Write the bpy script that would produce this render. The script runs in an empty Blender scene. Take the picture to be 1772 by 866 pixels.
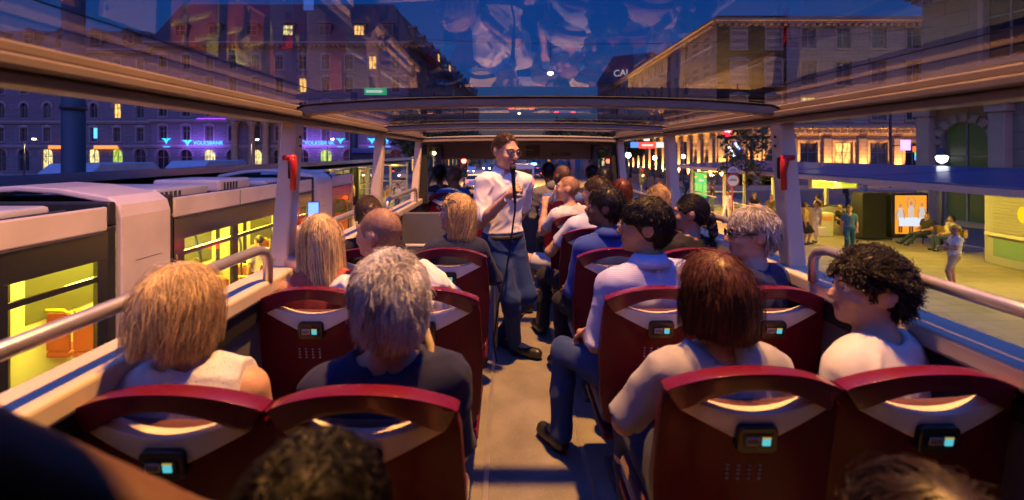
import bpy, math, random
import numpy as np
from mathutils import Vector, Matrix, Euler
R = math.radians
random.seed(7); rng = np.random.default_rng(7)
sc = bpy.context.scene
col = sc.collection

# ------------------------------------------------------------------ camera, sky, exposure
CAMH = 1.62
cam = bpy.data.cameras.new("camera"); cam_o = bpy.data.objects.new("camera", cam); col.objects.link(cam_o)
cam_o.location = (0, 0, CAMH); cam_o.rotation_euler = (R(90), 0, 0)
cam.sensor_width = 36; cam.lens = 16.0
cam.shift_x = 9/1772; cam.shift_y = -168/1772
cam.clip_start = 0.02; cam.clip_end = 2000
cam.dof.use_dof = True; cam.dof.focus_distance = 3.4; cam.dof.aperture_fstop = 1.8
sc.camera = cam_o

world = bpy.data.worlds.new("World"); sc.world = world; world.use_nodes = True
nt = world.node_tree; bg = nt.nodes["Background"]
sky = nt.nodes.new("ShaderNodeTexSky"); sky.sky_type = 'NISHITA'; sky.sun_disc = False
sky.sun_elevation = R(2.0); sky.sun_rotation = R(180); sky.altitude = 200; sky.ozone_density = 6.0
mulc = nt.nodes.new("ShaderNodeMixRGB"); mulc.blend_type = 'MULTIPLY'; mulc.inputs[0].default_value = 1
mulc.inputs[2].default_value = (1.7, 0.82, 1.05, 1)
nt.links.new(sky.outputs[0], mulc.inputs[1])
# added fill: unseen sky overhead and behind us boosted to light the deck
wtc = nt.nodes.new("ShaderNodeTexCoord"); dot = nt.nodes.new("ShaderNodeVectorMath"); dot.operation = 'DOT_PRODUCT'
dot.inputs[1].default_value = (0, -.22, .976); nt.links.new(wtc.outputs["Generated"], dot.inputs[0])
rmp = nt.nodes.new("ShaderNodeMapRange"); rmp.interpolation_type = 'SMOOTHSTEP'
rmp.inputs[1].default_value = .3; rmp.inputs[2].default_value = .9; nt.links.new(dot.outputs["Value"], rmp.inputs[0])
sky_fill = nt.nodes.new("ShaderNodeMixRGB"); sky_fill.inputs[1].default_value = (1, 1, 1, 1); sky_fill.inputs[2].default_value = (21, 13.5, 12, 1)
nt.links.new(rmp.outputs[0], sky_fill.inputs[0])
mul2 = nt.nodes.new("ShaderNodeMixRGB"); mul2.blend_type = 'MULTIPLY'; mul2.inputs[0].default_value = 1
nt.links.new(mulc.outputs[0], mul2.inputs[1]); nt.links.new(sky_fill.outputs[0], mul2.inputs[2]); nt.links.new(mul2.outputs[0], bg.inputs[0])
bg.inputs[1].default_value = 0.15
SKY_BG = bg
sc.view_settings.view_transform = 'Standard'; sc.view_settings.look = 'None'
sc.view_settings.exposure = 0.35; sc.view_settings.gamma = 1.0
sc.view_settings.use_curve_mapping = False
sc.cycles.use_denoising = True
sc.cycles.max_bounces = 7; sc.cycles.transparent_max_bounces = 24
sc.cycles.caustics_reflective = False; sc.cycles.caustics_refractive = False
sc.cycles.sample_clamp_indirect = 4.0

def at(px, py, Y):
    return Vector(((px-877)/787*Y, Y, CAMH-(py-265)/787*Y))

# ------------------------------------------------------------------ materials
MATS = {}
def pm(name, c, rough=.55, metal=0., var=0., vs=6., bump=0., bs=40., spec=.5, coat=0., emit=None, es=0., kind=None, p=None, sheen=0.):
    if name in MATS: return MATS[name]
    m = bpy.data.materials.new(name); m.use_nodes = True; MATS[name] = m
    n = m.node_tree; L = n.links; b = n.nodes["Principled BSDF"]
    c4 = (*c, 1)
    b.inputs["Base Color"].default_value = c4; b.inputs["Roughness"].default_value = rough
    b.inputs["Metallic"].default_value = metal; b.inputs["Specular IOR Level"].default_value = spec
    if coat: b.inputs["Coat Weight"].default_value = coat; b.inputs["Coat Roughness"].default_value = .12
    if sheen: b.inputs["Sheen Weight"].default_value = sheen
    if emit is not None:
        b.inputs["Emission Color"].default_value = (*emit, 1); b.inputs["Emission Strength"].default_value = es
        m.cycles.emission_sampling = 'AUTO'
    tc = n.nodes.new("ShaderNodeTexCoord")
    if var or kind:
        src = None
        if var:
            nz = n.nodes.new("ShaderNodeTexNoise"); nz.inputs["Scale"].default_value = vs; nz.inputs["Detail"].default_value = 6
            L.new(tc.outputs["Object"], nz.inputs[0])
            mr = n.nodes.new("ShaderNodeMapRange"); mr.inputs[1].default_value = .3; mr.inputs[2].default_value = .7
            mr.inputs[3].default_value = 1-var; mr.inputs[4].default_value = 1+var
            L.new(nz.outputs[0], mr.inputs[0])
            mx = n.nodes.new("ShaderNodeMixRGB"); mx.blend_type = 'MULTIPLY'; mx.inputs[0].default_value = 1
            mx.inputs[1].default_value = c4; L.new(mr.outputs[0], mx.inputs[2]); src = mx.outputs[0]
            rr = n.nodes.new("ShaderNodeMapRange"); rr.inputs[3].default_value = max(0, rough-.12); rr.inputs[4].default_value = min(1, rough+.12)
            L.new(nz.outputs[0], rr.inputs[0]); L.new(rr.outputs[0], b.inputs["Roughness"])
        if kind == 'stripe':       # fine horizontal woven stripes
            w = n.nodes.new("ShaderNodeTexWave"); w.bands_direction = 'Z'; w.inputs["Scale"].default_value = p[0]; w.inputs["Distortion"].default_value = .6
            w.inputs["Detail"].default_value = 1
            L.new(tc.outputs["Object"], w.inputs[0])
            mx2 = n.nodes.new("ShaderNodeMixRGB"); mx2.inputs[1].default_value = c4 ; mx2.inputs[2].default_value = (*p[1], 1)
            cr = n.nodes.new("ShaderNodeMapRange"); cr.inputs[1].default_value = .45; cr.inputs[2].default_value = .6
            L.new(w.outputs["Fac"], cr.inputs[0]); L.new(cr.outputs[0], mx2.inputs[0])
            if src is not None: L.new(src, mx2.inputs[1])
            src = mx2.outputs[0]
        elif kind == 'dots':       # small holes of lace / speckles
            v = n.nodes.new("ShaderNodeTexVoronoi"); v.inputs["Scale"].default_value = p[0]; L.new(tc.outputs["Object"], v.inputs[0])
            cr = n.nodes.new("ShaderNodeMapRange"); cr.inputs[1].default_value = p[2]; cr.inputs[2].default_value = p[2]+.06
            cr.inputs[3].default_value = 1; cr.inputs[4].default_value = 0
            L.new(v.outputs["Distance"], cr.inputs[0])
            mx2 = n.nodes.new("ShaderNodeMixRGB"); mx2.inputs[1].default_value = c4; mx2.inputs[2].default_value = (*p[1], 1)
            L.new(cr.outputs[0], mx2.inputs[0])
            if src is not None: L.new(src, mx2.inputs[1])
            src = mx2.outputs[0]
        elif kind == 'block':      # coursed stone: brick pattern in x/z
            mp = n.nodes.new("ShaderNodeMapping"); mp.inputs["Rotation"].default_value = (0, 0, 0) if len(p) > 3 else (R(-90), 0, 0)
            L.new(tc.outputs["Object"], mp.inputs[0])
            br = n.nodes.new("ShaderNodeTexBrick"); br.inputs["Scale"].default_value = 1; br.inputs["Brick Width"].default_value = p[0]
            br.inputs["Row Height"].default_value = p[1]; br.inputs["Mortar Size"].default_value = p[2]; br.inputs["Mortar Smooth"].default_value = .3
            br.inputs["Color1"].default_value = (1, 1, 1, 1); br.inputs["Color2"].default_value = (.86, .86, .86, 1); br.inputs["Mortar"].default_value = (.45, .45, .45, 1)
            L.new(mp.outputs[0], br.inputs[0])
            mx2 = n.nodes.new("ShaderNodeMixRGB"); mx2.blend_type = 'MULTIPLY'; mx2.inputs[0].default_value = 1; mx2.inputs[1].default_value = c4
            if src is not None: L.new(src, mx2.inputs[1])
            L.new(br.outputs[0], mx2.inputs[2]); src = mx2.outputs[0]
            bp = n.nodes.new("ShaderNodeBump"); bp.inputs["Strength"].default_value = .9; bp.inputs["Distance"].default_value = .05
            bp.invert = True
            L.new(br.outputs["Fac"], bp.inputs["Height"]); L.new(bp.outputs[0], b.inputs["Normal"])
        if src is not None: L.new(src, b.inputs["Base Color"])
    if bump and kind != 'block':
        nz2 = n.nodes.new("ShaderNodeTexNoise"); nz2.inputs["Scale"].default_value = bs; nz2.inputs["Detail"].default_value = 5
        L.new(tc.outputs["Object"], nz2.inputs[0])
        bp = n.nodes.new("ShaderNodeBump"); bp.inputs["Strength"].default_value = bump; bp.inputs["Distance"].default_value = .01
        L.new(nz2.outputs[0], bp.inputs["Height"]); L.new(bp.outputs[0], b.inputs["Normal"])
    return m
def glass(name, tint=(.9, .93, .95), refl=1.0, rough=0.0):
    if name in MATS: return MATS[name]
    m = bpy.data.materials.new(name); m.use_nodes = True; MATS[name] = m
    n = m.node_tree; n.nodes.remove(n.nodes["Principled BSDF"]); L = n.links
    out = n.nodes["Material Output"]
    t = n.nodes.new("ShaderNodeBsdfTransparent"); t.inputs[0].default_value = (*tint, 1)
    g = n.nodes.new("ShaderNodeBsdfGlossy"); g.inputs["Roughness"].default_value = rough
    f = n.nodes.new("ShaderNodeLayerWeight"); f.inputs[0].default_value = .5
    pw = n.nodes.new("ShaderNodeMath"); pw.operation = 'POWER'; pw.inputs[1].default_value = 5
    ml = n.nodes.new("ShaderNodeMath"); ml.operation = 'MULTIPLY_ADD'; ml.inputs[1].default_value = .90*refl; ml.inputs[2].default_value = .075*refl; ml.use_clamp = True
    mx = n.nodes.new("ShaderNodeMixShader")
    L.new(f.outputs['Facing'], pw.inputs[0]); L.new(pw.outputs[0], ml.inputs[0]); L.new(ml.outputs[0], mx.inputs[0]); L.new(t.outputs[0], mx.inputs[1]); L.new(g.outputs[0], mx.inputs[2])
    L.new(mx.outputs[0], out.inputs[0])
    return m
def em(name, c, s, evar=0.):
    m = pm(name, (.02, .02, .02), .5, emit=c, es=s)
    if evar and 'ev' not in m:      # curtains, shelves and shadows inside a lit room
        m['ev'] = 1; n = m.node_tree; tc = n.nodes.new("ShaderNodeTexCoord"); nz = n.nodes.new("ShaderNodeTexNoise"); nz.inputs["Scale"].default_value = 1.7; nz.inputs["Detail"].default_value = 4
        mp = n.nodes.new("ShaderNodeMapping"); mp.inputs["Scale"].default_value = (2.2, 2.2, .7); oi = n.nodes.new("ShaderNodeObjectInfo"); ad = n.nodes.new("ShaderNodeVectorMath")
        n.links.new(tc.outputs["Object"], mp.inputs[0]); n.links.new(mp.outputs[0], ad.inputs[0]); n.links.new(oi.outputs["Location"], ad.inputs[1]); n.links.new(ad.outputs[0], nz.inputs[0])
        mr = n.nodes.new("ShaderNodeMapRange"); mr.inputs[1].default_value = .35; mr.inputs[2].default_value = .65; mr.inputs[3].default_value = s*(1-evar); mr.inputs[4].default_value = s*(1+evar)
        n.links.new(nz.outputs[0], mr.inputs[0]); n.links.new(mr.outputs[0], n.nodes["Principled BSDF"].inputs["Emission Strength"])
    return m

# ------------------------------------------------------------------ mesh builder
def np_mesh(name, V, Q, mats, parent=None, smooth=True, mi=None, tri=False):
    me = bpy.data.meshes.new(name)
    k = 3 if tri else 4
    V = np.asarray(V, np.float32); Q = np.asarray(Q, np.int32)
    me.vertices.add(len(V)); me.vertices.foreach_set("co", V.ravel())
    me.loops.add(len(Q)*k); me.loops.foreach_set("vertex_index", Q.ravel())
    me.polygons.add(len(Q)); me.polygons.foreach_set("loop_start", np.arange(0, len(Q)*k, k, dtype=np.int32))
    if smooth: me.polygons.foreach_set("use_smooth", np.ones(len(Q), bool))
    for m in (mats if isinstance(mats, (list, tuple)) else [mats]): me.materials.append(m)
    if mi is not None: me.polygons.foreach_set("material_index", np.asarray(mi, np.int32))
    me.update(calc_edges=True); me.validate()
    o = bpy.data.objects.new(name, me); col.objects.link(o)
    if parent: o.parent = parent
    return o
def wloc(o):
    v = Vector((0, 0, 0))
    while o is not None: v += o.location; o = o.parent
    return v
class MB:
    def __init__(s): s.v = []; s.f = []; s.m = []
    def add(s, vs, fs, mi=0):
        k = len(s.v); s.v += [tuple(v) for v in vs]; s.f += [tuple(i+k for i in f) for f in fs]; s.m += [mi]*len(fs); return s
    def b(s, x0, x1, y0, y1, z0, z1, mi=0):
        vs = [(x, y, z) for x in (x0, x1) for y in (y0, y1) for z in (z0, z1)]
        return s.add(vs, [(0, 1, 3, 2), (4, 6, 7, 5), (0, 4, 5, 1), (2, 3, 7, 6), (0, 2, 6, 4), (1, 5, 7, 3)], mi)
    def box(s, c, d, rz=0, mi=0, M=None):
        M = M or Matrix.Rotation(rz, 3, 'Z'); c = Vector(c)
        vs = [c + M @ Vector((x*d[0]/2, y*d[1]/2, z*d[2]/2)) for x in (-1, 1) for y in (-1, 1) for z in (-1, 1)]
        return s.add(vs, [(0, 1, 3, 2), (4, 6, 7, 5), (0, 4, 5, 1), (2, 3, 7, 6), (0, 2, 6, 4), (1, 5, 7, 3)], mi)
    def quad(s, a, b, c, d, mi=0): return s.add([a, b, c, d], [(0, 1, 2, 3)], mi)
    def tube(s, pts, r, n=10, mi=0, closed=False, sx=1., sy=1.):
        pts = [Vector(p) for p in pts]; rs = r if isinstance(r, (list, tuple)) else [r]*len(pts)
        vs = []; N = None
        for i, p in enumerate(pts):
            if closed: t = pts[(i+1) % len(pts)]-pts[i-1]
            else: t = pts[min(i+1, len(pts)-1)]-pts[max(i-1, 0)]
            t.normalize()
            if N is None:
                N = t.orthogonal().normalized()
                if abs(t.z) < .9: N = (Vector((0, 0, 1))-t*t.z).normalized()
            else: N = (N-t*N.dot(t)).normalized()
            B = t.cross(N)
            for k in range(n):
                a = 2*math.pi*k/n
                vs.append(p+(N*math.cos(a)*sx+B*math.sin(a)*sy)*rs[i])
        fs = []; M = len(pts)
        for i in range(M if closed else M-1):
            j = (i+1) % M
            for k in range(n): fs.append((i*n+k, i*n+(k+1) % n, j*n+(k+1) % n, j*n+k))
        if not closed: fs += [tuple(range(n))[::-1], tuple(range((M-1)*n, M*n))]
        return s.add(vs, fs, mi)
    def lathe(s, prof, c=(0, 0, 0), n=16, mi=0, M=None):
        c = Vector(c); vs = []; M = M or Matrix.Identity(3)
        for r, z in prof:
            for k in range(n):
                a = 2*math.pi*k/n; vs.append(c+M @ Vector((r*math.cos(a), r*math.sin(a), z)))
        fs = [(i*n+k, i*n+(k+1) % n, (i+1)*n+(k+1) % n, (i+1)*n+k) for i in range(len(prof)-1) for k in range(n)]
        fs += [tuple(range(n))[::-1], tuple(range((len(prof)-1)*n, len(prof)*n))]
        return s.add(vs, fs, mi)
    def ell(s, c, r, n=12, mi=0, M=None):
        if not isinstance(r, (tuple, list)): r = (r, r, r)
        M = M or Matrix.Identity(3); c = Vector(c); h = max(4, n//2); vs = []
        for i in range(h+1):
            a = math.pi*i/h-math.pi/2
            for k in range(n):
                b = 2*math.pi*k/n
                vs.append(c+M @ Vector((r[0]*math.cos(a)*math.cos(b)+1e-5*math.cos(b), r[1]*math.cos(a)*math.sin(b)+1e-5*math.sin(b), r[2]*math.sin(a))))
        fs = [(i*n+k, i*n+(k+1) % n, (i+1)*n+(k+1) % n, (i+1)*n+k) for i in range(h) for k in range(n)]
        return s.add(vs, fs, mi)
    def prism(s, poly, o, u, v, w, mi=0):
        o = Vector(o); u = Vector(u); v = Vector(v); w = Vector(w); n = len(poly)
        a = [o+u*p[0]+v*p[1] for p in poly]; b = [p+w for p in a]
        return s.add(a+b, [tuple(range(n))[::-1], tuple(range(n, 2*n))]+[(i, (i+1) % n, n+(i+1) % n, n+i) for i in range(n)], mi)
    def build(s, name, mats, parent=None, smooth=False, bevel=0., seg=2, local=False):
        me = bpy.data.meshes.new(name)
        off = Vector((0, 0, 0)) if (local or parent is None) else wloc(parent)
        me.from_pydata([(v[0]-off.x, v[1]-off.y, v[2]-off.z) for v in s.v], [], s.f)
        for m in (mats if isinstance(mats, (list, tuple)) else [mats]): me.materials.append(m)
        me.polygons.foreach_set("material_index", s.m)
        if smooth: me.polygons.foreach_set("use_smooth", [True]*len(s.f))
        me.update(); 
        o = bpy.data.objects.new(name, me); col.objects.link(o)
        if parent: o.parent = parent
        if bevel:
            md = o.modifiers.new("bevel", 'BEVEL'); md.width = bevel; md.segments = seg; md.limit_method = 'ANGLE'; md.angle_limit = R(40)
        return o
def tag(o, label, cat, group=None, kind=None):
    o["label"] = label; o["category"] = cat
    if group: o["group"] = group
    if kind: o["kind"] = kind
    return o
def thing(name, label, cat, loc=(0, 0, 0), rz=0., group=None):
    o = bpy.data.objects.new(name, None); col.objects.link(o); o.empty_display_size = .1
    o.location = loc; o.rotation_euler = (0, 0, rz); return tag(o, label, cat, group)
def struct(o): o["kind"] = "structure"; return o
def dup(root, loc, rz=None, label=None):
    def cp(o, par):
        c = o.copy(); col.objects.link(c)
        if par: c.parent = par
        for ch in list(o.children): cp(ch, c)
        return c
    c = cp(root, None); c.location = loc
    if rz is not None: c.rotation_euler = (0, 0, rz)
    if label: c["label"] = label
    return c
def text(name, s, size, mat, parent, loc, rot, depth=.01, align='CENTER', sx=1.):
    cu = bpy.data.curves.new(name, 'FONT'); cu.body = s; cu.size = size; cu.extrude = depth; cu.align_x = align; cu.align_y = 'CENTER'
    o = bpy.data.objects.new(name, cu); col.objects.link(o)
    dg = bpy.context.evaluated_depsgraph_get(); me = bpy.data.meshes.new_from_object(o.evaluated_get(dg))
    bpy.data.objects.remove(o); o = bpy.data.objects.new(name, me); col.objects.link(o)
    me.materials.clear(); me.materials.append(mat)
    o.parent = parent; o.location = loc; o.rotation_euler = rot; o.scale = (sx, 1, 1)
    return o
# ------------------------------------------------------------------ smooth-union bodies
def cone(a, b, ra, rb, k=.02, cut=None): return ('c', np.array(a, float), np.array(b, float), ra, rb, k, cut)
def ell(c, r, M=None, k=.02): return ('e', np.array(c, float), np.array(r, float), None if M is None else np.array(M, float), None, k, None)
def bounds(p):
    if p[0] == 'c':
        m = max(p[3], p[4]); return np.minimum(p[1], p[2])-m, np.maximum(p[1], p[2])+m
    m = p[2].max() if p[3] is not None else p[2]
    return p[1]-m, p[1]+m
def pdist(p, X):
    if p[0] == 'c':
        a, b, ra, rb = p[1:5]; ba = b-a; t = np.clip(((X-a)@ba)/max(ba@ba, 1e-9), 0, 1)
        q = X-a-t[..., None]*ba; d = np.sqrt((q*q).sum(-1))-(ra+(rb-ra)*t)
    else:
        q = X-p[1]
        if p[3] is not None: q = q@p[3]
        r = p[2]; k0 = np.sqrt(((q/r)**2).sum(-1)); k1 = np.sqrt(((q/(r*r))**2).sum(-1))
        d = k0*(k0-1)/np.maximum(k1, 1e-9)
    if p[6] is not None:
        for (n, c) in p[6]: d = np.maximum(d, X@np.array(n, float)-c)
    return d
def surfnet(D, org, h):
    ins = D < 0; nx, ny, nz = D.shape
    cnt = np.zeros((nx-1, ny-1, nz-1), np.int8)
    corners = [(i, j, k) for i in (0, 1) for j in (0, 1) for k in (0, 1)]
    for i, j, k in corners: cnt += ins[i:nx-1+i, j:ny-1+j, k:nz-1+k]
    cells = np.argwhere((cnt > 0) & (cnt < 8)); N = len(cells)
    idx = -np.ones(cnt.shape, np.int32); idx[tuple(cells.T)] = np.arange(N)
    val = np.stack([D[cells[:, 0]+i, cells[:, 1]+j, cells[:, 2]+k] for i, j, k in corners], 1)
    ca = np.array(corners, float); acc = np.zeros((N, 3)); w = np.zeros(N)
    for a in range(8):
        for b in range(a+1, 8):
            if abs(ca[a]-ca[b]).sum() != 1: continue
            va, vb = val[:, a], val[:, b]; x = (va < 0) != (vb < 0)
            t = np.where(x, va/np.where(x, va-vb, 1), 0)
            acc += np.where(x[:, None], ca[a]+(ca[b]-ca[a])*t[:, None], 0); w += x
    V = org+h*(cells+acc/w[:, None])
    F = []
    for ax in range(3):
        u, v = (ax+1) % 3, (ax+2) % 3
        A = np.take(ins, range(0, D.shape[ax]-1), ax); B = np.take(ins, range(1, D.shape[ax]), ax)
        e = np.argwhere(A != B); e = e[(e[:, u] > 0) & (e[:, v] > 0) & (e[:, u] < D.shape[u]-1) & (e[:, v] < D.shape[v]-1)]
        if len(e) == 0: continue
        s = A[tuple(e.T)]
        def off(du, dv):
            q = e.copy(); q[:, u] -= du; q[:, v] -= dv; return idx[tuple(q.T)]
        q = np.stack([off(0, 0), off(1, 0), off(1, 1), off(0, 1)], 1)
        q = np.where(s[:, None], q, q[:, ::-1]); F.append(q)
    return V, np.concatenate(F)
def blob(prims, h, cuts=(), sub=(), noise=0., nfreq=18., seed=0):
    lo = np.min([bounds(p)[0] for p in prims], 0)-3*h-noise; hi = np.max([bounds(p)[1] for p in prims], 0)+3*h+noise
    n = np.ceil((hi-lo)/h).astype(int)+1
    ax = [lo[i]+h*np.arange(n[i]) for i in range(3)]
    D = np.full(n, 1., np.float32)
    def region(p, pad):
        a, b = bounds(p); i0 = np.clip(np.floor((a-pad-lo)/h).astype(int), 0, n-1); i1 = np.clip(np.ceil((b+pad-lo)/h).astype(int)+1, 1, n)
        sl = tuple(slice(i0[i], i1[i]) for i in range(3))
        X = np.stack(np.meshgrid(*[ax[i][sl[i]] for i in range(3)], indexing='ij'), -1)
        return sl, X
    for p in prims:
        k = p[5]; sl, X = region(p, k+2.5*h+noise); d = pdist(p, X); A = D[sl]
        hh = np.maximum(k-np.abs(A-d), 0)/k
        D[sl] = np.minimum(A, d)-hh*hh*k*.25
    for p in sub:
        k = p[5]; sl, X = region(p, k+2.5*h); d = -pdist(p, X); A = D[sl]
        hh = np.maximum(k-np.abs(A-d), 0)/k
        D[sl] = np.maximum(A, d)+hh*hh*k*.25
    X = None
    if noise or len(cuts): X = np.stack(np.meshgrid(*ax, indexing='ij'), -1)
    if noise:
        g = np.random.default_rng(seed+11); f = np.zeros(D.shape)
        W = X+.035*np.sin(X[..., [1, 2, 0]]*nfreq*.55+g.uniform(0, 6, 3))+.012*np.sin(X[..., [2, 0, 1]]*nfreq*1.7+g.uniform(0, 6, 3))
        for i in range(7):
            dd = g.normal(size=3)*np.array([1., 1., .55 if i % 2 else 1.3]); dd /= np.linalg.norm(dd); ph_ = g.uniform(0, 6)
            s = 1-np.abs(np.sin(W@dd*nfreq*g.uniform(.35, .95)+ph_)); m_ = .5+.5*np.sin(X@g.normal(size=3)*7+g.uniform(0, 6)); f -= (s**3.2)*m_*1.5-.25
        D = D+noise*f/1.25
    for (nn, c) in cuts:
        if callable(nn): D = np.maximum(D, nn(X))
        else: D = np.maximum(D, X@np.array(nn, float)-c)
    return surfnet(D, lo, h)
def xform(M, pts):
    A = np.array(M); return np.asarray(pts)@A[:3, :3].T+A[:3, 3]

def hand_prims(w, d, n, curl=.5, sp=1., side=1):
    """palm, four unequal curled fingers and a thumb; w wrist, d along the hand, n palm normal (fingers curl towards it)"""
    w = Vector(w); d = Vector(d).normalized(); n = Vector(n); n = (n-d*n.dot(d)).normalized(); t = d.cross(n)*side
    P = [cone(w, w+d*.03, .026, .027, .02)]
    for o in (-.022, 0, .022): P.append(cone(w+d*.035+t*o*.8, w+d*.088+t*o*1.25, .0165, .0145, .012))
    for i, (o, l) in enumerate(((-.034, .062), (-.012, .074), (.011, .07), (.032, .055))):
        b = w+d*.09+t*o*sp; a1 = curl*.8; a2 = curl*1.9; a3 = curl*2.7
        p1 = b+(d*math.cos(a1)+n*math.sin(a1))*l*.45; p2 = p1+(d*math.cos(a2)+n*math.sin(a2))*l*.33; p3 = p2+(d*math.cos(a3)+n*math.sin(a3))*l*.25
        P += [cone(b-d*.012, p1, .0095, .009, .005), cone(p1, p2, .009, .008, .004), cone(p2, p3, .008, .007, .004)]
    b = w+d*.03-t*.028*1; p1 = b+(d*.62-t*.5+n*.45).normalized()*.04; p2 = p1+(d*.7-t*.1+n*.6*(.4+curl)).normalized()*.035
    P += [cone(b, p1, .014, .011, .012), cone(p1, p2, .0105, .0085, .005)]
    return P

SKIN = {}
SKC = {'fair': (.52, .30, .21), 'tan': (.40, .215, .135), 'brown': (.21, .105, .06), 'dark': (.10, .05, .03)}
def skin(i):
    c = {'fair': (.52, .30, .21), 'tan': (.40, .215, .135), 'brown': (.21, .105, .06), 'dark': (.10, .05, .03)}[i]
    return pm('skin_'+i, c, .5, var=.12, vs=14, bump=.12, bs=160, spec=.35)
def cloth(name, c, var=.08, rough=.85, **k): return pm('cloth_'+name, c, rough, var=var, vs=9, bump=.10, bs=700, spec=.2, sheen=.06, **k)
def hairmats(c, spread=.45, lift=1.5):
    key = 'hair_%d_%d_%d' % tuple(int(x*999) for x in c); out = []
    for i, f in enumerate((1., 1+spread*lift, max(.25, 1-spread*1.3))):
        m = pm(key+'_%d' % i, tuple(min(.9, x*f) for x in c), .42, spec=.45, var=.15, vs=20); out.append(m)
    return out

def strands(name, root, M, style, cmats, N, ex, seed, h, parent):
    """hair locks grown from the scalp: swept tapered tubes, one mesh"""
    g = np.random.default_rng(seed)
    r0 = np.array([.080, .101, .098])+ex.get('puff', .006); c0 = np.array([0, -.015, .02])
    L = ex.get('len', .05); S = ex.get('seg', 7); grav = ex.get('grav', .3); curl = ex.get('curl', 0.); lift = ex.get('lift', .3); rad = ex.get('rad', .0022)
    u = g.normal(size=(N*5, 3)); u /= np.linalg.norm(u, axis=1)[:, None]
    p = c0+u*r0
    fl = ex.get('front', .034); nl = ex.get('nape', .055)
    ok = (p[:, 1]*.8-p[:, 2]*.6 < fl+.012*np.abs(p[:, 0])/.08) & (-p[:, 2]+.3*p[:, 1] < nl)
    ok &= ~((np.abs(p[:, 0]) > .062) & (p[:, 1] > -.042) & (p[:, 1] < .022) & (p[:, 2] < .018) & (p[:, 2] > -.06)) | ('zend' in ex)
    p = p[ok][:N]; u = u[ok][:N]; n = len(p)
    nrm = u/r0; nrm /= np.linalg.norm(nrm, axis=1)[:, None]
    crown = c0+np.array([ex.get('part', 0.)*1., -.03, .115])
    fl2 = p-crown
    if 'flow' in ex: fl2 = fl2*ex.get('rad_mix', .4)+np.array(ex['flow'])*.1
    fl2 += g.normal(size=fl2.shape)*ex.get('mess', .02)
    d = fl2-nrm*(fl2*nrm).sum(1)[:, None]; d /= np.linalg.norm(d, axis=1)[:, None]+1e-6
    d = d+nrm*(lift*g.uniform(.5, 1.2, n))[:, None]; d /= np.linalg.norm(d, axis=1)[:, None]
    ln = L*g.uniform(.75, 1.08, n)
    if 'zend' in ex:   # bob: all ends reach about one height
        arc = (p[:, 2]-ex['zend'])*1.0+.012+.045*np.maximum(0, p[:, 2]-.06)/.05; ln = np.maximum(.03, arc*g.uniform(.9, 1.05, n))
    pts = [p]; hl = g.uniform(0, 1, n); fly = g.random(n) < (.05 if L > .02 or 'zend' in ex else 0.); d[fly] += g.normal(size=(int(fly.sum()), 3))*.35; q = p.copy(); ph = g.uniform(0, 6.28, n); ax1 = np.cross(d, nrm)
    F1 = g.normal(size=(3, 3))*38; F2 = g.normal(size=(3, 3))*85; cl = np.sin(p@F1+g.uniform(0, 6, 3))+.6*np.sin(p@F2+g.uniform(0, 6, 3)); ci = (p@F2[0])*2.2
    for i in range(S):
        st = (ln/S)[:, None]
        d = d+np.array([0, 0, -grav])*(.4+i/S)+cl*ex.get('wave', .05)*(.5+.8*math.sin(i*1.1+.6))+g.normal(size=d.shape)*.03
        d /= np.linalg.norm(d, axis=1)[:, None]
        qp = q; q = q+d*st
        lc = (q-c0)/(r0+ex.get('vol', .004)+.004*np.sin(ci)[:, None]*ex.get('lay', 1.)); k = np.linalg.norm(lc, axis=1); inn = k < 1
        q = np.where(inn[:, None], c0+(q-c0)/np.maximum(k, .3)[:, None], q)
        if ex.get('hug') is not None:   # hair lies on the head, then hangs straight
            mxk = 1+ex['hug']*hl+np.where(fly, .22, 0); lc = (q-c0)/r0; k = np.linalg.norm(lc, axis=1); top_ = q[:, 2] > -.0
            kk_ = np.where(top_ & (k > mxk), mxk/k, 1)[:, None]; q = c0+(q-c0)*kk_
            rr = np.sqrt((q[:, 0]/r0[0])**2+((q[:, 1]-c0[1])/r0[1])**2); f = np.where(~top_ & (rr > mxk), mxk/np.maximum(rr, .1), 1)
            q[:, 0] *= f; q[:, 1] = c0[1]+(q[:, 1]-c0[1])*f
        if 'neckr' in ex:   # keep long hair outside the neck and falling in a curtain
            low = q[:, 2] < -.05; rr = np.sqrt(q[:, 0]**2+(q[:, 1]+.03)**2); tgt = ex['neckr']
            f = np.where(low & (rr < tgt), tgt/np.maximum(rr, .01), 1); q[:, 0] *= f; q[:, 1] = (q[:, 1]+.03)*f-.03
        if 'zend' in ex:
            stop = q[:, 2] < ex['zend']-.022*hl+.012*cl[:, 0]*ex.get('lay', 1.); q = np.where(stop[:, None], qp+g.normal(size=q.shape)*.0012, q)
            fm = (q[:, 2] < .05) & (q[:, 1] > .012); q[:, 1] = np.where(fm, .012+(q[:, 1]-.012)*.15, q[:, 1]); q[:, 0] = np.where(fm, np.sign(q[:, 0])*np.maximum(np.abs(q[:, 0]), r0[0]*1.0), q[:, 0])
        if 'zend' not in ex:
            fm = (q[:, 2] < .012) & (q[:, 1] > -.035); q = np.where(fm[:, None], qp, q)
        w = q+curl*(ax1*np.cos(ph+i*1.5)[:, None]+nrm*np.sin(ph+i*1.5)[:, None])*min(1, i/2)
        pts.append(w)
    Pp = np.stack(pts, 1); T = np.gradient(Pp, axis=1); T /= np.linalg.norm(T, axis=2)[..., None]+1e-9
    A = np.cross(T, np.array([.3, .5, .81])); A /= np.linalg.norm(A, axis=2)[..., None]+1e-9; B = np.cross(T, A)
    prof = rad*np.concatenate([[.8], np.ones(max(1, S-3)), [.85, .55, .2]])[:S+1]*1.
    wv = (g.uniform(.6, 1.4, n)*np.where(fly, .5, 1))[:, None, None]
    V = []
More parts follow.
